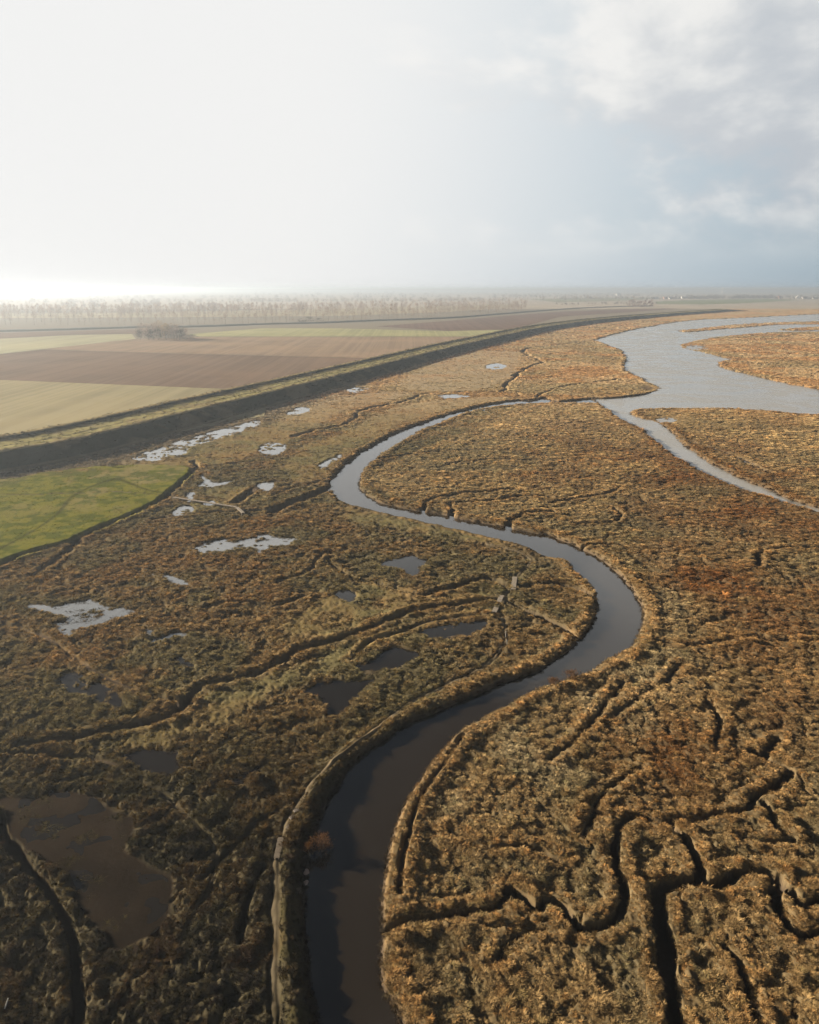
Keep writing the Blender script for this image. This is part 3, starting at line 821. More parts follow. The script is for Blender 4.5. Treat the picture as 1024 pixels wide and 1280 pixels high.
# ------------------------------------------------------------------ grass tussocks
def tuft_mesh(name, seed, n=110, L=(.20, .36), spread=(8, 80), wdt=.026, core=0, lean=(.25, -.16)):
    r = random.Random(seed); V = []; F = []
    if core:
        c0 = len(V); rad = core
        for i in range(7):
            a = i * math.tau / 7; V.append((math.cos(a) * rad * r.uniform(.9, 1.25), math.sin(a) * rad * r.uniform(.9, 1.25), -.08))
        for i in range(7):
            a = i * math.tau / 7 + .2; V.append((math.cos(a) * rad * .62 + lean[0] * .3, math.sin(a) * rad * .62 + lean[1] * .3, core * r.uniform(.55, .85)))
        V.append((lean[0] * .45, lean[1] * .45, core * 1.05))
        for i in range(7):
            j = (i + 1) % 7
            F += [(c0 + i, c0 + j, c0 + 7 + j), (c0 + i, c0 + 7 + j, c0 + 7 + i), (c0 + 7 + i, c0 + 7 + j, c0 + 14)]
    for k in range(n):
        a = r.uniform(0, math.tau); rr = abs(r.gauss(0, .15))
        base = Vector((math.cos(a) * rr, math.sin(a) * rr, -.05))
        a2 = a + r.gauss(0, .5)
        th = R(r.uniform(*spread)); ln = r.uniform(*L)
        d = Vector((math.cos(a2) * math.sin(th) + lean[0], math.sin(a2) * math.sin(th) + lean[1], math.cos(th)))
        d.normalize()
        side = d.cross(Vector((0, 0, 1)))
        if side.length < .01: side = Vector((1, 0, 0))
        side = side.normalized() * wdt * r.uniform(.7, 1.3) * .5
        p = base; i0 = len(V)
        V += [tuple(p - side), tuple(p + side)]
        for s in range(1, 3):
            p = p + d * ln / 3; d = (d + Vector((0, 0, -.30 - .25 * r.random()))).normalized()
            wv = 1.15 if s == 1 else .85
            V += [tuple(p - side * wv), tuple(p + side * wv)]
            j = i0 + 2 * s
            F += [(j - 2, j - 1, j + 1), (j - 2, j + 1, j)]
        p = p + d * ln / 3
        V.append(tuple(p)); j = len(V) - 1
        F.append((j - 2, j - 1, j))
    return mesh_np(name, V, F)


tuft_coll = bpy.data.collections.new('tussock_kinds')
TUFTS = []
for i, kw in enumerate([dict(), dict(n=110, L=(.16, .30), spread=(30, 86)), dict(n=100, L=(.22, .42), spread=(6, 60)), dict(n=110, L=(.18, .36), lean=(.42, -.34)),
                        dict(n=100, L=(.15, .27), spread=(40, 88)), dict(n=110, L=(.2, .38), lean=(.16, -.05))]):
    m = tuft_mesh('tussock_%d' % i, 50 + i, **kw); m.materials.append(M_TUFT)
    o = bpy.data.objects.new('tussock_kind_%d' % i, m); tuft_coll.objects.link(o); TUFTS.append(m)


def scatter_group(name, coll):
    g = bpy.data.node_groups.new(name, 'GeometryNodeTree')
    g.interface.new_socket('Geometry', in_out='INPUT', socket_type='NodeSocketGeometry')
    g.interface.new_socket('Geometry', in_out='OUTPUT', socket_type='NodeSocketGeometry')
    q = NB(g)
    gi = q.n('NodeGroupInput'); go = q.n('NodeGroupOutput')
    ci = q.n('GeometryNodeCollectionInfo'); ci.inputs['Collection'].default_value = coll
    ci.inputs['Separate Children'].default_value = True; ci.inputs['Reset Children'].default_value = True
    ip = q.n('GeometryNodeInstanceOnPoints'); ip.inputs['Pick Instance'].default_value = True
    na = lambda nm, ty: q.n('GeometryNodeInputNamedAttribute', data_type=ty, i={'Name': nm}).outputs['Attribute']
    er = q.n('FunctionNodeEulerToRotation')
    q.l(gi.outputs[0], ip.inputs['Points']); q.l(ci.outputs[0], ip.inputs['Instance'])
    q.l(na('idx', 'INT'), ip.inputs['Instance Index'])
    q.l(na('rot', 'FLOAT_VECTOR'), er.inputs[0]); q.l(er.outputs[0], ip.inputs['Rotation'])
    q.l(na('scl', 'FLOAT_VECTOR'), ip.inputs['Scale'])
    q.l(ip.outputs[0], go.inputs[0])
    return g


def scatter(name, coll, P, rot, scl, idx, colr, label):
    me = mesh_np(name, P, np.zeros((0, 3), int))
    a = me.attributes.new('rot', 'FLOAT_VECTOR', 'POINT'); a.data.foreach_set('vector', rot.astype(np.float32).ravel())
    a = me.attributes.new('scl', 'FLOAT_VECTOR', 'POINT'); a.data.foreach_set('vector', scl.astype(np.float32).ravel())
    a = me.attributes.new('idx', 'INT', 'POINT'); a.data.foreach_set('value', idx.astype(np.int32))
    set_col(me, colr)
    o = link(name, me)
    md = o.modifiers.new('scatter', 'NODES'); md.node_group = scatter_group(name + '_scatter', coll)
    return tag(o, label, kind='stuff')


def samp(A, px, py):
    """bilinear look-up in the graded sheet"""
    c = np.clip((px - pc[0]) / (pc[1] - pc[0]), 0, NC - 1.001); r = np.clip(np.interp(py, pr, np.arange(NR)), 0, NR - 1.001)
    c0 = c.astype(int); r0 = r.astype(int); fc_ = c - c0; fr = r - r0
    if A.ndim == 3: fc_ = fc_[:, None]; fr = fr[:, None]
    return (A[r0, c0] * (1 - fc_) + A[r0, c0 + 1] * fc_) * (1 - fr) + (A[r0 + 1, c0] * (1 - fc_) + A[r0 + 1, c0 + 1] * fc_) * fr


def topx(x, y, z=0):
    yy = y * CP + (CAMH - z) * SP
    return 512 + FPX * x / yy, 640 + FPX * ((CAMH - z) * CP - y * SP) / yy


def rand_pts(density, d0, d1):
    dd = np.linspace(d0, d1, 4000); pdf = density(dd) * dd * 1.42
    cdf = np.cumsum(pdf); n = int(cdf[-1] * (dd[1] - dd[0]))
    y = np.interp(RNG.random(n) * cdf[-1], cdf, dd)
    x = y * RNG.uniform(-.72, .72, n)
    return x, y


x, y = rand_pts(lambda d: np.where(d < 62, 22.0, 22.0 * (62 / d) ** 1.72), 36, 1300)
px, py = topx(x, y)
ok = (px > -140) & (px < 1164) & (py < 1335) & (py > 388)
x, y, px, py = x[ok], y[ok], px[ok], py[ok]
z = samp(Z, px, py); rg_ = samp(rough * dens, px, py)
ww, cd, td, pdn = samp(d_water, px, py), samp(cre_d, px, py), samp(tra_d, px, py), samp(pond_in, px, py)
mm, md_, dk = samp(mudm, px, py), samp(meadow, px, py), samp(d_dks, px, py)
tf = samp(turf, px, py)
dist = np.hypot(x, y)
lmp = samp(LUMP, px, py)
keepp = rg_ * np.where(tf > .5, 2.2, 1) * np.clip(.70 + 2.0 * lmp, .30, 1) + .5 * np.clip(md_, 0, 1)
keep = (RNG.random(len(x)) < np.clip(keepp, 0, 1)) & (ww > -.55) & (z > -.75) & (cd > .12) & (td > .12) & (mm < .2) & (dk < .2)
keep &= ~(((pdn < .3) & (z < -.10)) | ((pdn < .6) & (RNG.random(len(x)) < .6)))
x, y, z, px, py, ww, cd, tf, dist, pdn, lmp, md_ = [a[keep] for a in (x, y, z, px, py, ww, cd, tf, dist, pdn, lmp, md_)]
n = len(x)
cl = samp(col, px, py)
cl *= np.exp(RNG.normal(0, .17, n))[:, None] * (1 + .30 * np.clip((dist - 150) / 300, 0, 1))[:, None]  # tuft colour lightened far off to offset their self-shadowing
alt = RNG.random(n)
cl = np.where((alt < .10)[:, None], cl * C(1.12, .97, .82), cl)
cl = np.where((alt > .88)[:, None], cl * C(.80, .86, .82), cl)
grow = np.exp(RNG.normal(0, .2, n)) * (.62 + .45 * fbm(x, y, 6, 2, 130)) * np.where(tf > .5, .5, 1.0) * np.where(md_ > .4, .42, 1.0) * np.clip(.85 + 1.2 * lmp, .5, 1.3)
lod = np.clip((dist / 62) ** .62, 1, 6)
scl = np.stack([grow * lod, grow * lod, grow * .85 * lod ** .25], -1)
scl[:, 2] *= np.where(ww < 2.5, 1.25, 1.0)
scl *= (1 - .62 * blob0(x, y, px, py) * (ww < 6))[:, None]
rot = np.stack([RNG.normal(0, .12, n), RNG.normal(0, .12, n), RNG.normal(0, .55, n)], -1)
scatter('marsh_grass', tuft_coll, np.stack([x, y, z - .03], -1), rot, scl, RNG.integers(0, 6, n), np.clip(cl, .01, .5), 'dry tussock grass in gold, rust and olive covering the marsh')
NT = n

# rough grass on the embankment
nd = 15000
ri_ = (RNG.random(nd) ** .8 * (nn * .80)).astype(int); ci_ = RNG.integers(1, S.shape[1] - 2, nd)
fr = RNG.random(nd)[:, None]
dk3 = np.stack([DX, DY, DZ], -1)
P3 = dk3[ri_, ci_] * (1 - fr) + dk3[ri_, ci_ + 1] * fr + np.stack([RNG.normal(0, .5, nd), RNG.normal(0, .5, nd), np.zeros(nd)], -1)
dd_ = np.hypot(P3[:, 0], P3[:, 1]); sc3 = RNG.uniform(.8, 1.6, nd) * np.clip((dd_ / 250) ** .6, .8, 2.2)
scatter('embankment_grass', tuft_coll, P3, np.stack([RNG.normal(0, .15, nd), RNG.normal(0, .15, nd), RNG.normal(0, .6, nd)], -1), np.stack([sc3 * 1.1, sc3 * 1.1, sc3 * .5], -1), RNG.integers(0, 6, nd),
        dc[ri_, ci_] * np.exp(RNG.normal(0, .25, nd))[:, None], 'rough grass growing over the sea embankment')

# tall rusty reeds along the embankment foot
uu = RNG.random(2600) ** .7
fi = np.interp(uu * cum[-1], cum, np.arange(len(dx)))
gx = np.interp(fi, np.arange(len(dx)), dx); gy = np.interp(fi, np.arange(len(dx)), dy)
ox = np.abs(RNG.normal(0, 5.0, 2600)) + 1.5
ok = (gy > 330) & (fbm(gx, gy, 40, 2, 140) > .38)
gx = gx + ox; gx, gy = gx[ok], gy[ok]
px, py = topx(gx, gy); ok = samp(d_water, px, py) > 3; gx, gy, px, py = gx[ok], gy[ok], px[ok], py[ok]
n = len(gx); s = RNG.uniform(2.0, 4.2, n)
cl = np.broadcast_to(C(.15, .08, .034), (n, 3)) * np.exp(RNG.normal(0, .25, n))[:, None]
scatter('reeds', tuft_coll, np.stack([gx, gy, samp(Z, px, py)], -1), np.stack([RNG.normal(0, .1, n), RNG.normal(0, .1, n), RNG.uniform(0, 6, n)], -1),
        np.stack([s, s, s * .9], -1), RNG.integers(0, 4, n), cl, 'orange reeds fringing the foot of the embankment')

# ------------------------------------------------------------------ single tussocks that stand clear on mud and in water
M_TUS = blade_mat('tussock_blades', False, (.030, .025, .012), .1)
M_TUSW = blade_mat('wet_tussock_blades', False, (.035, .026, .014), .15)


def plain_copy(m, mat, nm):
    k = m.copy(); k.name = nm; k.materials.clear(); k.materials.append(mat); return k


lone = [plain_copy(TUFTS[i], M_TUS, 'grass_tussock') for i in (1, 4)]
lonew = [plain_copy(TUFTS[i], M_TUSW, 'grass_tussock') for i in (1, 4)]


def lone_tussock(px, py, meshes, z, s, label, group):
    o = link('grass_tussock', random.choice(meshes)); p = GV(px, py, z)
    o.location = (p.x, p.y, z - .02); o.rotation_euler = (0, 0, random.uniform(-.8, .8))
    o.scale = (s * random.uniform(.9, 1.5), s * random.uniform(.8, 1.1), s * random.uniform(.8, 1.1))
    tag(o, label, 'grass tussock', group)


for a in [(19, 995), (26, 992), (48, 993), (62, 989), (54, 1000), (47, 1004), (62, 1003), (29, 1011), (37, 1012), (62, 1010), (44, 1017), (48, 1021), (27, 1025), (32, 1023), (55, 1030), (59, 1035), (73, 1036),
          (67, 1046), (53, 1038), (99, 1049), (109, 1046), (120, 1046), (114, 1040), (146, 1024), (149, 1035), (152, 1045), (156, 1060), (100, 1072), (89, 1075), (71, 1080), (84, 1082), (101, 1097), (91, 1111), (97, 1114),
          (112, 1121), (122, 1100), (155, 1147), (138, 1152), (144, 1161), (133, 1155)]:
    lone_tussock(a[0], a[1], lone, -.20, random.choice((1.1, 1.4, 1.7, 2.2)), 'dark grass tussock standing on the bare brown mud flat', 'tussocks on the mud flat')
for a in [(80, 95), (275, 130), (330, 90), (380, 90), (430, 95), (480, 85), (520, 95), (350, 158), (395, 158), (460, 150), (490, 150), (610, 140), (660, 105), (715, 205), (790, 155), (830, 143), (845, 165), (380, 200), (410, 190),
          (455, 205), (325, 250), (370, 250), (425, 240), (505, 240), (555, 225), (585, 205), (540, 190), (500, 205), (610, 180), (570, 262), (520, 225), (440, 180), (470, 235), (395, 225), (350, 215)]:
    lone_tussock(30 + a[0] / 6.4, 740 + a[1] / 6.4, lonew, -.13, random.choice((1.3, 1.7, 2.2)), 'wet dark tussock standing in the largest bright pool', 'tussocks in the largest bright pool')


# ------------------------------------------------------------------ small builders
def box_mesh(name, sx, sy, sz, bev=0.0, jit=0.0, seed=0):
    bm = bmesh.new(); bmesh.ops.create_cube(bm, size=1)
    bmesh.ops.scale(bm, vec=(sx, sy, sz), verts=bm.verts)
    if bev: bmesh.ops.bevel(bm, geom=bm.edges[:], offset=bev, segments=1, affect='EDGES')
    r = random.Random(seed)
    if jit:
        for v in bm.verts: v.co += Vector((r.gauss(0, jit), r.gauss(0, jit), r.gauss(0, jit)))
    m = bpy.data.meshes.new(name); bm.to_mesh(m); bm.free(); return m


def empty(name, loc, rz=0.0):
    o = bpy.data.objects.new(name, None); COL.objects.link(o); o.location = loc; o.rotation_euler = (0, 0, rz); o.empty_display_size = .3
    return o


def tube(bm, a, b_, r0, r1, n=6):
    a = Vector(a); b_ = Vector(b_); d = (b_ - a); q = d.to_track_quat('Z', 'Y').to_matrix()
    A = [bm.verts.new(a + q @ Vector((math.cos(i * math.tau / n) * r0, math.sin(i * math.tau / n) * r0, 0))) for i in range(n)]
    B = [bm.verts.new(b_ + q @ Vector((math.cos(i * math.tau / n) * r1, math.sin(i * math.tau / n) * r1, 0))) for i in range(n)]
    for i in range(n): bm.faces.new((A[i], A[(i + 1) % n], B[(i + 1) % n], B[i]))
    bm.faces.new(B); bm.faces.new(A[::-1])


def bm_mesh(bm, name, mat):
    m = bpy.data.meshes.new(name); bm.to_mesh(m); bm.free(); m.materials.append(mat); return m


def ground_z(px, py):
    return float(samp(Z, np.array([px], float), np.array([py], float))[0])


# ------------------------------------------------------------------ plank walks
def plank_walk(name, p0, p1, width, label, cat, zc=None, board=.16, posts=True, mat=None, rail=False):
    a, c = GV(*p0), GV(*p1)
    L = (c - a).length; ang = math.atan2(c.y - a.y, c.x - a.x)
    z0 = zc if zc is not None else max(ground_z(*p0), ground_z(*p1)) + .16
    root = empty(name, ((a.x + c.x) / 2, (a.y + c.y) / 2, z0), ang)
    tag(root, label, cat)
    n = int(L / board)
    meshes = [box_mesh('plank', board - .025, width, .04, .006, .004, k) for k in range(4)]
    for m_ in meshes: m_.materials.append(mat or M_WOOD)
    for i in range(n):
        o = link('plank', meshes[i % 4], parent=root)
        o.location = (-L / 2 + (i + .5) * board, random.gauss(0, .012), random.gauss(0, .006)); o.rotation_euler = (0, random.gauss(0, .01), random.gauss(0, .012))
    for sgn in (-1, 1):
        m_ = box_mesh('stringer', L, .08, .13, .005); m_.materials.append(M_WOODD)
        o = link('stringer', m_, parent=root); o.location = (0, sgn * (width / 2 - .1), -.087)
    if posts:
        k = max(2, int(L / 2.5)); m_ = box_mesh('post', .1, .1, 1.3, .01); m_.materials.append(M_WOODD)
        for i in range(k):
            for sgn in (-1, 1):
                o = link('post', m_, parent=root); o.location = (-L / 2 + .15 + i * (L - .3) / (k - 1), sgn * (width / 2 - .005), -.72)
    return root


plank_walk('footbridge', (643.6, 722.5), (641.6, 738.5), .85, 'short plank footbridge, farther of two on the winding footpath', 'footbridge')
plank_walk('footbridge', (627.4, 745), (617.6, 766.5), .80, 'longer plank footbridge, nearer of two on the winding footpath', 'footbridge')
bw = plank_walk('boardwalk', (217, 624), (296, 636.2), .75, 'long narrow pale boardwalk from the green meadow across wet ground', 'boardwalk', zc=.55)
plank_walk('boardwalk', (296.5, 636.4), (304.5, 643.6), .75, 'short bent end section of the boardwalk away from the meadow', 'boardwalk', zc=.50)
plank_walk('plank_ramp', (351.5, 1050), (346, 1077), .55, 'pale plank ramp on the footpath beside the dark river', 'ramp', posts=False, mat=simple_mat('old_ramp_wood', (.070, .058, .045), .8, .3, 4, .1, .4, (1, 8, 8)))
for i, (px, py, sx, sy, lab) in enumerate([(371.5, 1019, .62, .42, 'pale grey stepping slab, farthest of three on the footpath'), (366, 1027, .60, .36, 'middle one of three stepping slabs on the footpath'),
                                           (361.5, 1037, .55, .40, 'stepping slab just above the pale plank ramp')]):
    p = GV(px, py); m_ = box_mesh('stepping_slab', sx, sy, .12, .02, .012, i)
    o = link('stepping_slab', m_, simple_mat('slab_stone_%d' % i, (.065, .056, .05), .8, .3, 6, .2, .3)); o.location = (p.x, p.y, ground_z(px, py) + .16); o.rotation_euler = (0, .05, .5 + .3 * i); tag(o, lab, 'stone slab')


def boulder(px, py, s, z, lab):
    bm = bmesh.new(); bmesh.ops.create_icosphere(bm, subdivisions=2, radius=1)
    r = random.Random(int(px)); ph = [r.uniform(0, 6) for _ in range(6)]
    for v in bm.verts:
        k = 1 + .18 * math.sin(3 * v.co.x + ph[0]) + .16 * math.sin(4 * v.co.y + ph[1]) + .12 * math.sin(5 * v.co.z + ph[2])
        v.co = Vector((v.co.x * s * k, v.co.y * s * 1.5 * k, v.co.z * s * .6 * k))
    o = link('boulder', bm_mesh(bm, 'boulder', simple_mat('boulder_stone', (.13, .10, .085), .85, .35, 5, .2, .4))); p = GV(px, py, z); o.location = (p.x, p.y, z); tag(o, lab, 'boulder')


boulder(383.5, 1090, .24, -.25, 'larger pale boulder on the shaded river bank below the shrub')
boulder(382.5, 1103, .20, -.22, 'smaller pale boulder on the shaded river bank below the shrub')
M_WHITE = simple_mat('white_paint', (.16, .157, .15), .6, .1, 3)
for px, py, h, tl, lab in [(632, 796, 1.1, .05, 'white marker post by the footpath, upper of a pair'), (634, 805, .8, -.08, 'white marker post by the footpath, lower of a pair'),
                           (109, 577, .9, .0, 'tiny white post at the foot of the shaded embankment'), (6, 1262, .9, .4, 'bleached white stick leaning out of dark grass in the bottom corner')]:
    bm = bmesh.new(); tube(bm, (0, 0, -.3), (0, 0, h * .93), .055, .05); tube(bm, (0, 0, h * .93), (0, 0, h), .05, .02)
    nm = 'stick' if 'stick' in lab else 'marker_post'
    o = link(nm, bm_mesh(bm, nm, M_WHITE)); p = GV(px, py); o.location = (p.x, p.y, ground_z(px, py)); o.rotation_euler = (0, tl, .5); tag(o, lab, nm.replace('_', ' '))


# ------------------------------------------------------------------ shrubs and trees
def twig_cloud(name, mat, seed, n, h0, h1, rad, tw=(.6, 1.6), wd=.07, upright=.5, lobes=9, base=0.0):
    """crown of loose twigs gathered in uneven clumps"""
    r = random.Random(seed); V = []; F = []
    cl = []
    for _ in range(lobes):
        t = r.random(); a = r.uniform(0, math.tau); rr = rad * math.sqrt(r.random()) * math.sin(math.pi * (.18 + .78 * t)) ** .7
        cl.append(Vector((math.cos(a) * rr, math.sin(a) * rr, h0 + (h1 - h0) * t)))
    for k in range(n):
        c = r.choice(cl); sg = rad * .30
        p = c + Vector((r.gauss(0, sg), r.gauss(0, sg), r.gauss(0, (h1 - h0) * .11)))
        p.z = min(max(p.z, base + .02), h1)
        d = Vector((p.x * .6 / rad + r.gauss(0, .35), p.y * .6 / rad + r.gauss(0, .35), upright + r.gauss(0, .3))).normalized()
        s_ = d.cross(Vector((r.gauss(0, 1), r.gauss(0, 1), r.gauss(0, 1)))).normalized() * wd * r.uniform(.6, 1.4)
        e = p + d * r.uniform(*tw); i0 = len(V)
        V += [tuple(p - s_), tuple(p + s_), tuple((p + e) / 2 + s_ * .8), tuple(e)]
        F += [(i0, i0 + 1, i0 + 2), (i0, i0 + 2, i0 + 3)]
    m = mesh_np(name, V, F); m.materials.append(mat); return m


def limb_mesh(name, mat, seed, h, r0, nl=6, spread=.35, start=.3):
    r = random.Random(seed); bm = bmesh.new()
    top = Vector((r.gauss(0, .02) * h, r.gauss(0, .02) * h, h * .9)); mid_ = Vector((r.gauss(0, .012) * h, r.gauss(0, .012) * h, h * .45))
    tube(bm, (0, 0, -.4), mid_, r0, r0 * .62, 6); tube(bm, mid_, top, r0 * .62, r0 * .15, 5)
    for k in range(nl):
        t = start + (0.9 - start) * k / nl; a = r.uniform(0, math.tau)
        b0 = mid_ * (t / .45) if t < .45 else mid_.lerp(top, (t - .45) / .55)
        L = h * spread * (1.1 - t) * r.uniform(.7, 1.2)
        tube(bm, b0, b0 + Vector((math.cos(a) * L, math.sin(a) * L, L * r.uniform(.6, 1.3))), r0 * .32 * (1.2 - t), r0 * .06, 4)
    return bm_mesh(bm, name, mat)


def plant(name, loc, parts, label, cat, group=None, s=1.0, rz=None):
    root = empty(name, loc, random.uniform(0, 6.28) if rz is None else rz)
    root.scale = (s, s, s)
    tag(root, label, cat, group)
    for nm, m_ in parts: link(nm, m_, parent=root)
    return root


M_BARK = simple_mat('bark', (.075, .060, .048), .9, .3, 2)
M_TWIGP = blade_mat('poplar_twigs', False, (.145, .112, .09), .2)
M_TWIGD = blade_mat('dark_twigs', False, (.042, .036, .027), .2)
M_TWIGR = blade_mat('reddish_twigs', False, (.078, .045, .034), .2)
M_ORANGE = blade_mat('orange_shrub_leaves', False, (.055, .029, .013), .3)
M_DARKG = blade_mat('dark_shrub_leaves', False, (.045, .042, .020), .25)
M_YELT = blade_mat('yellowish_twigs', False, (.15, .11, .055), .2)


def shrub(px, py, z, h, w_, mat, seed, label):
    lf = twig_cloud('foliage', mat, seed, int(420 * w_), .15 * h, h, w_ * .5, (.16, .34), .022, .5, 12, 0)
    r = random.Random(seed); bm = bmesh.new()
    for _ in range(7): tube(bm, (r.gauss(0, .05), r.gauss(0, .05), -.3), (r.gauss(0, w_ * .22), r.gauss(0, w_ * .22), h * r.uniform(.6, .9)), .02, .006, 4)
    p = GV(px, py, z)
    plant('shrub', (p.x, p.y, z), [('stem', bm_mesh(bm, 'stem', M_BARK)), ('foliage', lf)], label, 'shrub')


shrub(403, 1063, -.35, 1.5, 1.7, M_ORANGE, 1, 'rusty orange shrub overhanging the dark near reach of the river')
shrub(387, 1066, -.1, .9, .9, M_ORANGE, 2, 'small brown shrub on the shaded bank left of the rusty orange shrub')
shrub(713, 848, .0, 1.2, 1.9, M_ORANGE, 3, 'low orange shrub on the outer bank of the river bend')
shrub(692, 857, .0, .9, 1.4, M_ORANGE, 4, 'smaller orange shrub left of the low orange shrub on the bank')
shrub(142, 584, .3, 1.0, 2.0, M_DARKG, 5, 'lone dark bush at the upper edge of the green meadow')
shrub(226, 438, .2, 1.6, 3.2, M_DARKG, 6, 'single dark bush in the ploughed field in front of the tree clump') if False else None

# poplar plantation: rows of slim bare trees
POP = []
for k in range(5):
    POP.append((limb_mesh('trunk', M_BARK, 200 + k, 24, .30, 7, .16, .45), twig_cloud('crown', M_TWIGP, 210 + k, 300, 9.5, 25, 4.4, (1.4, 3.2), .12, .9, 18, 8)))
rows = [[(-40, 406.5), (120, 406), (280, 405), (450, 401.5), (560, 396.6), (652, 390.2)], [(-40, 403), (120, 402.6), (280, 401.6), (450, 398.6), (560, 394.2), (655, 388.4)], [(-40, 400), (120, 399.6), (280, 398.6), (450, 396), (560, 392), (658, 386.8)]]
npop = 0
for ri, row in enumerate(rows):
    rx, ry = G(*np.array(row).T); sg_ = np.concatenate([[0], np.cumsum(np.hypot(np.diff(rx), np.diff(ry)))])
    cnt = 104
    for j in range(cnt):
        t = (j + .5 + .12 * random.gauss(0, 1)) / cnt * sg_[-1]
        if random.random() < .07 + .3 * (math.sin(t / 61.0 + ri * 2) > .92): continue
        tr, cr = POP[random.randrange(5)]
        plant('poplar_tree', (np.interp(t, sg_, rx) + random.gauss(0, .6), np.interp(t, sg_, ry) + random.gauss(0, 1.2), -.1), [('trunk', tr), ('crown', cr)], 'slim bare poplar in the plantation rows beyond the farm fields', 'tree', 'poplars in the plantation rows', random.uniform(.45, .80) * (.85 + .3 * math.sin(t / 37.0 + ri) ** 2))
        npop += 1

tree_coll = bpy.data.collections.new('far_tree_kinds')


def join_parts(name, parts):
    bm = bmesh.new()
    mats = []
    for m_ in parts:
        n0 = len(bm.faces); bm.from_mesh(m_); bm.faces.ensure_lookup_table()
        for f in bm.faces[n0:]: f.material_index = len(mats)
        mats.append(m_.materials[0])
    r = bpy.data.meshes.new(name); bm.to_mesh(r); bm.free()
    for m_ in mats: r.materials.append(m_)
    return r


M_FTW = blade_mat('far_twigs', True, trans=.2)
for k in range(3):
    o = bpy.data.objects.new('far_poplar_%d' % k, join_parts('far_poplar', [POP[k][0], twig_cloud('c', M_FTW, 230 + k, 120, 9, 25, 4.2, (2, 4.5), .22, 1.1, 12, 7)])); tree_coll.objects.link(o)
for k in range(3):
    o = bpy.data.objects.new('far_round_%d' % k, join_parts('far_round', [limb_mesh('t', M_BARK, 240 + k, 12, .3, 5, .3, .3), twig_cloud('c', M_FTW, 250 + k, 170, 2, 14, 6.5, (1.6, 3.4), .30, .6, 14, 1)])); tree_coll.objects.link(o)


def far_trees(name, px, py, idx, s, colr, label):
    xx, yy = G(px, py); n = len(px)
    scatter(name, tree_coll, np.stack([xx, yy, np.full(n, -.1)], -1), np.stack([np.zeros(n), np.zeros(n), RNG.uniform(0, 6, n)], -1), np.stack([s, s, s], -1), idx, colr, label)


# the deeper rows behind, as one mass
pp, qq = [], []
for ri in range(7):
    t = RNG.random(120); pp.append(np.interp(t, [0, .2, .45, .7, .85, 1], [-40, 120, 280, 450, 560, 660])); qq.append(np.interp(t, [0, .2, .45, .7, .85, 1], [397, 396.6, 395.8, 393.4, 390, 385.6]) - ri * 1.5 - RNG.random(120) * .4)
pp, qq = np.concatenate(pp), np.concatenate(qq); n = len(pp)
far_trees('poplar_wood', pp, qq, RNG.integers(0, 3, n), RNG.uniform(.52, .78, n), C(.16, .125, .10) * np.exp(RNG.normal(0, .15, n))[:, None], 'deep rows of bare poplars behind the plantation edge')
# hazy belts of trees and hedges out to the horizon
pp, qq, ix, ss, cc = [], [], [], [], []
for (xa, ya, xb, yb, nn_, kind, sc_) in [(-60, 384, 320, 383, 120, 3, .9), (-60, 379, 640, 376, 260, 3, 1.0), (-60, 373, 1060, 371, 300, 3, 1.1), (-60, 369.5, 1060, 368.5, 330, 3, 1.25), (660, 377.5, 815, 376, 60, 0, .8), (640, 371, 800, 370, 120, 3, 1.0),
                                          (690, 381, 830, 380, 40, 3, .55), (860, 374, 965, 373.2, 120, 3, 1.0), (240, 388, 300, 387, 26, 3, .8), (930, 372, 1060, 372.5, 70, 3, .8), (-60, 366.5, 900, 366, 320, 3, 1.7), (800, 373.8, 870, 373, 40, 3, .7), (808, 374.6, 885, 373.6, 80, 3, .8), (955, 374, 1060, 374.2, 60, 3, .85), (858, 373.2, 968, 372.4, 170, 3, 1.15), (700, 374.4, 800, 373, 70, 3, .8)]:
    t = np.clip(RNG.beta(1, 1, nn_), 0, 1); g_ = fbm(t * 40 + xa, t * 0 + ya, 3, 2, 190) > .36
    t = t[g_]; n = len(t)
    pp.append(xa + (xb - xa) * t); qq.append(ya + (yb - ya) * t + RNG.normal(0, .25, n)); ix.append(RNG.integers(kind, kind + 3, n)); ss.append(RNG.uniform(.6, 1.15, n) * sc_)
    cc.append(np.broadcast_to(C(.115, .096, .078) if xa < 690 else C(.050, .042, .032), (n, 3)) * np.exp(RNG.normal(0, .2, n))[:, None])
far_trees('far_woods', *[np.concatenate(a) for a in (pp, qq, ix, ss, cc)], 'hazy belts of distant trees and hedges along the horizon')

# low bank with scrub between the fields and the plantation
BANK = smooth([(-150, 417.5), (0, 414.6), (80, 412.6), (165, 410), (250, 408.6), (330, 405.6), (400, 404), (460, 401.4), (560, 397.8), (620, 393.2), (700, 387), (760, 384), (815, 382.6)], 30)
bx, by = G(BANK[:, 0], BANK[:, 1])
prof = [(-5, -.2), (-2.2, 1.7), (0, 2.3), (2.2, 1.8), (6, -.2)]
tx_, ty_ = np.gradient(bx), np.gradient(by); tl_ = np.hypot(tx_, ty_); tx_ /= tl_; ty_ /= tl_
V = np.stack([np.stack([bx - ty_ * s_, by + tx_ * s_, z_ + (.9 * (fbm(bx + s_, by, 9, 3, 151) - .5) if z_ > 0 else 0 * bx)], -1) for s_, z_ in prof], 1)
idg = np.arange(V.shape[0] * 5).reshape(-1, 5)
fcs = np.stack([idg[:-1, 1:], idg[1:, 1:], idg[1:, :-1], idg[:-1, :-1]], -1).reshape(-1, 4)
tag(link('low_bank', mesh_np('low_bank', V.reshape(-1, 3), fcs[:, ::-1]), simple_mat('bank_scrub', (.050, .046, .030), .95, .4, .3)), 'dark low bank running behind the farm fields', kind='structure')

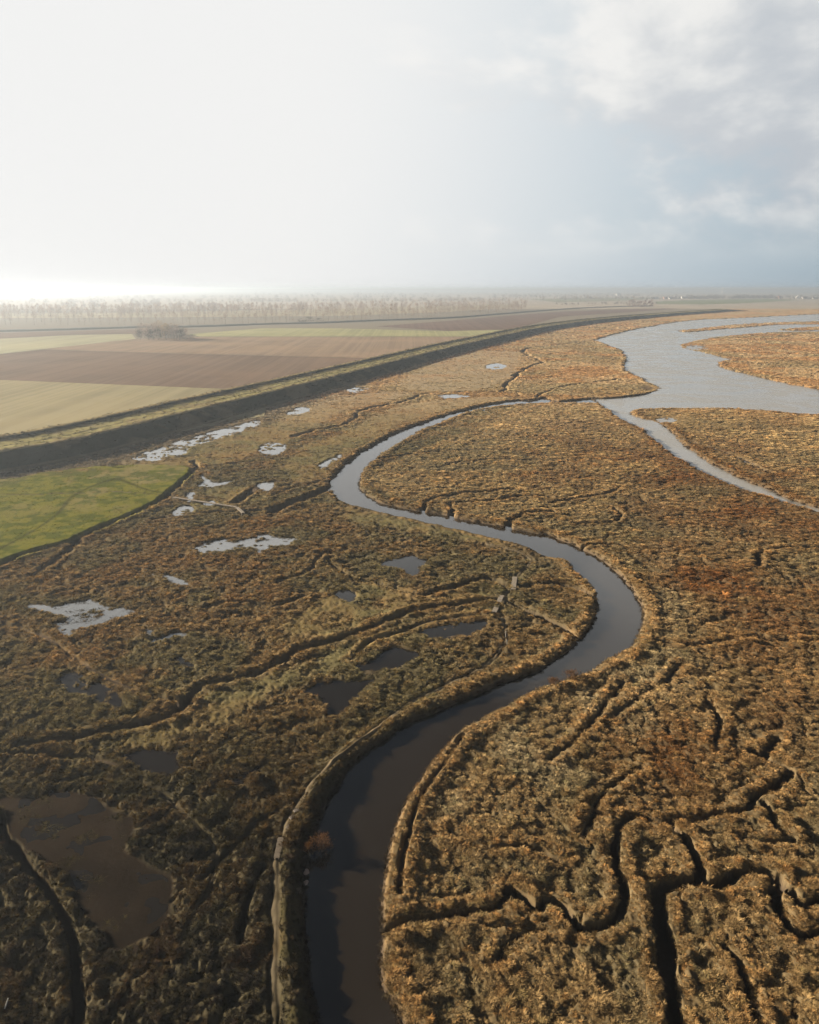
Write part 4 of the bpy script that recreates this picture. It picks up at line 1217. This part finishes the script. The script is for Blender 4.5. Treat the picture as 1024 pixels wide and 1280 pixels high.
# tree clump in the fields
CT = []
for k, (m_, h) in enumerate([(M_TWIGP, 13), (M_YELT, 14), (M_TWIGD, 11), (M_TWIGP, 15)]):
    CT.append((limb_mesh('trunk', M_BARK, 300 + k, h * .85, .22, 8, .34, .2), twig_cloud('crown', m_, 310 + k, 420, h * .12, h, h * .32, (.8, 1.9), .10, .8, 18, .6)))
for i in range(26):
    px = 172 + 62 * (i + random.random() * .8) / 26; tr, cr = CT[random.choice((0, 0, 1, 2, 3))]
    p = GV(px, random.uniform(421.8, 425.4))
    e = math.sin(math.pi * (i + 1.5) / 29)
    plant('bare_tree', (p.x, p.y, 0), [('trunk', tr), ('crown', cr)], 'bare tree in the pale clump standing among the ploughed fields', 'tree', 'trees of the field clump', random.uniform(.85, 1.1) * (.75 + .4 * e))
for px, lab in ((240, 'low dark bush at the tapering end of the tree clump, outer one'), (232, 'low dark bush at the tapering end of the tree clump, inner one')):
    p = GV(px, 424); plant('bush', (p.x, p.y, 0), [('foliage', twig_cloud('foliage', M_TWIGD, int(px), 300, .4, 4.5, 4.4, (.6, 1.4), .1, .5, 10, .1)), ('stem', limb_mesh('stem', M_BARK, int(px), 3.5, .12, 5, .5, .1))], lab, 'bush')
for px, py, s in ((378, 403.4, 1.0), (388, 403, 1.2), (400, 402.7, .9)):
    p = GV(px, py); plant('bush', (p.x, p.y, .5), [('foliage', twig_cloud('foliage', M_TWIGD, int(px), 320, .4, 6, 6.0, (.8, 1.8), .14, .5, 10, .1)), ('stem', limb_mesh('stem', M_BARK, int(px), 4.5, .14, 5, .5, .1))],
                          {378: 'left of three dark bushes on the low bank before the plantation', 388: 'tallest, middle one of three dark bushes on the low bank', 400: 'lowest, right one of three dark bushes on the low bank'}[px], 'bush', 'bushes on the low bank', s)
# reddish copse near the end of the embankment
RT = [(limb_mesh('trunk', M_BARK, 330 + k, 17, .3, 8, .3, .2), twig_cloud('crown', M_TWIGR, 340 + k, 420, 2, 20, 6.2, (1.4, 3), .22, .8, 18, 1)) for k in range(3)]
for i in range(9):
    p = GV(786 + 29 * i / 8 + random.uniform(-1, 1), 383.4 + random.uniform(-.4, .3)); tr, cr = RT[i % 3]
    plant('bare_tree', (p.x, p.y, 0), [('trunk', tr), ('crown', cr)], 'reddish bare tree in the small copse near the far end of the embankment', 'tree', 'trees of the reddish copse', random.uniform(.7, 1.0))

# ------------------------------------------------------------------ far village
M_WALLW = simple_mat('white_render', (.40, .39, .375), .8, .08, 1); M_WALLG = simple_mat('grey_walls', (.20, .19, .18), .85, .15, 1); M_WALLB = simple_mat('brick_walls', (.20, .12, .09), .85, .2, 1)
M_ROOFR = simple_mat('red_tiles', (.16, .070, .048), .8, .2, 1); M_ROOFG = simple_mat('grey_roof', (.11, .11, .115), .7, .2, 1); M_PANE = simple_mat('dark_panes', (.02, .024, .03), .15, .1, 1, .5)


def house(px, py, L, Wd, H, RH, wall, roof, label, cat='house', name='farmhouse', rz=.3):
    p = GV(px, py); root = empty(name, (p.x, p.y, 0), rz); tag(root, label, cat)
    bm = bmesh.new(); hl, hw = L / 2, Wd / 2
    v = [bm.verts.new(c) for c in ((-hl, -hw, -.3), (hl, -hw, -.3), (hl, hw, -.3), (-hl, hw, -.3), (-hl, -hw, H), (hl, -hw, H), (hl, hw, H), (-hl, hw, H), (-hl, 0, H + RH), (hl, 0, H + RH))]
    for f in ((0, 1, 5, 4), (2, 3, 7, 6), (1, 2, 6, 9, 5), (3, 0, 4, 8, 7), (3, 2, 1, 0)): bm.faces.new([v[i] for i in f])
    link('wall', bm_mesh(bm, 'wall', wall), parent=root)
    bm = bmesh.new(); ov = .6
    for sg in (-1, 1):
        q = [(-hl - ov, sg * (hw + ov), H - RH * ov / hw + .06), (hl + ov, sg * (hw + ov), H - RH * ov / hw + .06), (hl + ov, 0, H + RH + .06), (-hl - ov, 0, H + RH + .06)]
        lo = [bm.verts.new(c) for c in q]; hi = [bm.verts.new((c[0], c[1], c[2] + .3)) for c in q]
        bm.faces.new(lo); bm.faces.new(hi[::-1])
        for i in range(4): bm.faces.new((lo[i], hi[i], hi[(i + 1) % 4], lo[(i + 1) % 4]))
    bmesh.ops.recalc_face_normals(bm, faces=bm.faces[:])
    ro = link('roof', bm_mesh(bm, 'roof', roof), parent=root)
    if cat == 'house':
        c_ = box_mesh('chimney', 1.0, 1.0, 2.6); c_.materials.append(M_WALLB); o = link('chimney', c_, parent=ro); o.location = (hl * .6, 0, H + RH + .6)
    n = max(2, int(L / 5)); wm = box_mesh('window', 1.5, .12, 1.6, .02); wm.materials.append(M_PANE)
    for sg in (-1, 1):
        for i in range(n):
            o = link('window', wm, parent=root); o.location = (-hl + (i + .5) * L / n, sg * hw, H * .5)
    d_ = box_mesh('door', 1.6 if cat == 'house' else 4, .14, 2.4 if cat == 'house' else 4, .02); d_.materials.append(M_ROOFG)
    o = link('door', d_, parent=root); o.location = (hl * .12, -hw, 1.0 if cat == 'house' else 1.8)


house(855, 373.2, 30, 14, 6, 5, M_WALLW, M_WALLW, 'large white barn at the village, brightest of its buildings', 'barn', 'barn', .2)
house(819, 374.0, 26, 13, 6, 5, M_WALLG, M_ROOFG, 'long grey barn at the near edge of the village', 'barn', 'barn', -.2)
house(831, 373.6, 18, 10, 6, 5, M_WALLB, M_ROOFR, 'brick farmhouse with red roof beside the long grey barn', 'house', 'farmhouse', .5)
house(839, 373.9, 22, 11, 6, 5, M_WALLG, M_ROOFG, 'grey house between the red roofed farmhouse and the large white barn', 'house', 'farmhouse', .1)
house(848, 372.8, 16, 10, 6, 4.5, M_WALLW, M_ROOFR, 'pale house with red roof touching the large white barn', 'house', 'farmhouse', .9)
house(884, 371.8, 22, 11, 6, 5, M_WALLW, M_ROOFG, 'lone pale house in front of the dark tree row', 'house', 'farmhouse', .3)
house(974, 373.6, 12, 10, 9, 5, M_WALLB, M_ROOFR, 'tall narrow brick house right of the dark tree row', 'house', 'farmhouse', .3)
house(997, 373.0, 26, 16, 7, 8, M_WALLW, M_WALLW, 'white gabled house with a steep pale roof at the far right', 'house', 'farmhouse', 1.2)
house(1006, 373.4, 26, 12, 6, 5, M_WALLG, M_ROOFR, 'long low house with red roof just right of the white gabled house', 'house', 'farmhouse', .1)
house(1019, 373.8, 22, 12, 6, 5, M_WALLG, M_ROOFG, 'grey house at the very edge of the village', 'house', 'farmhouse', -.2)
house(773, 368.6, 40, 20, 9, 8, M_WALLW, M_ROOFG, 'pale far farm building beyond the reddish copse', 'barn', 'barn', .2)
p = GV(903, 366.5); root = empty('church', (p.x, p.y, 0), .3); tag(root, 'white church with a pointed spire on the far horizon', 'church')
t_ = box_mesh('tower', 12, 12, 40); t_.materials.append(M_WALLW); o = link('tower', t_, parent=root); o.location = (0, 0, 19.5)
bm = bmesh.new(); tube(bm, (0, 0, 39.4), (0, 0, 68), 8.2, .2, 8); link('spire', bm_mesh(bm, 'spire', M_WALLW), parent=root)
t_ = box_mesh('nave', 34, 16, 16); t_.materials.append(M_WALLW); o = link('nave', t_, parent=root); o.location = (23.2, 0, 7.6)
p = GV(414.5, 384); bm = bmesh.new(); tube(bm, (0, 0, -.3), (0, 0, 10), 2.2, 2.2, 12); tube(bm, (0, 0, 10), (0, 0, 11.6), 2.2, .3, 12)
o = link('silo', bm_mesh(bm, 'silo', M_WALLW)); o.location = (p.x, p.y, 0); tag(o, 'slim white silo standing among the hazy plantation', 'silo')
print('poplars', npop)
print('tussocks', NT, 'verts', NR * NC)
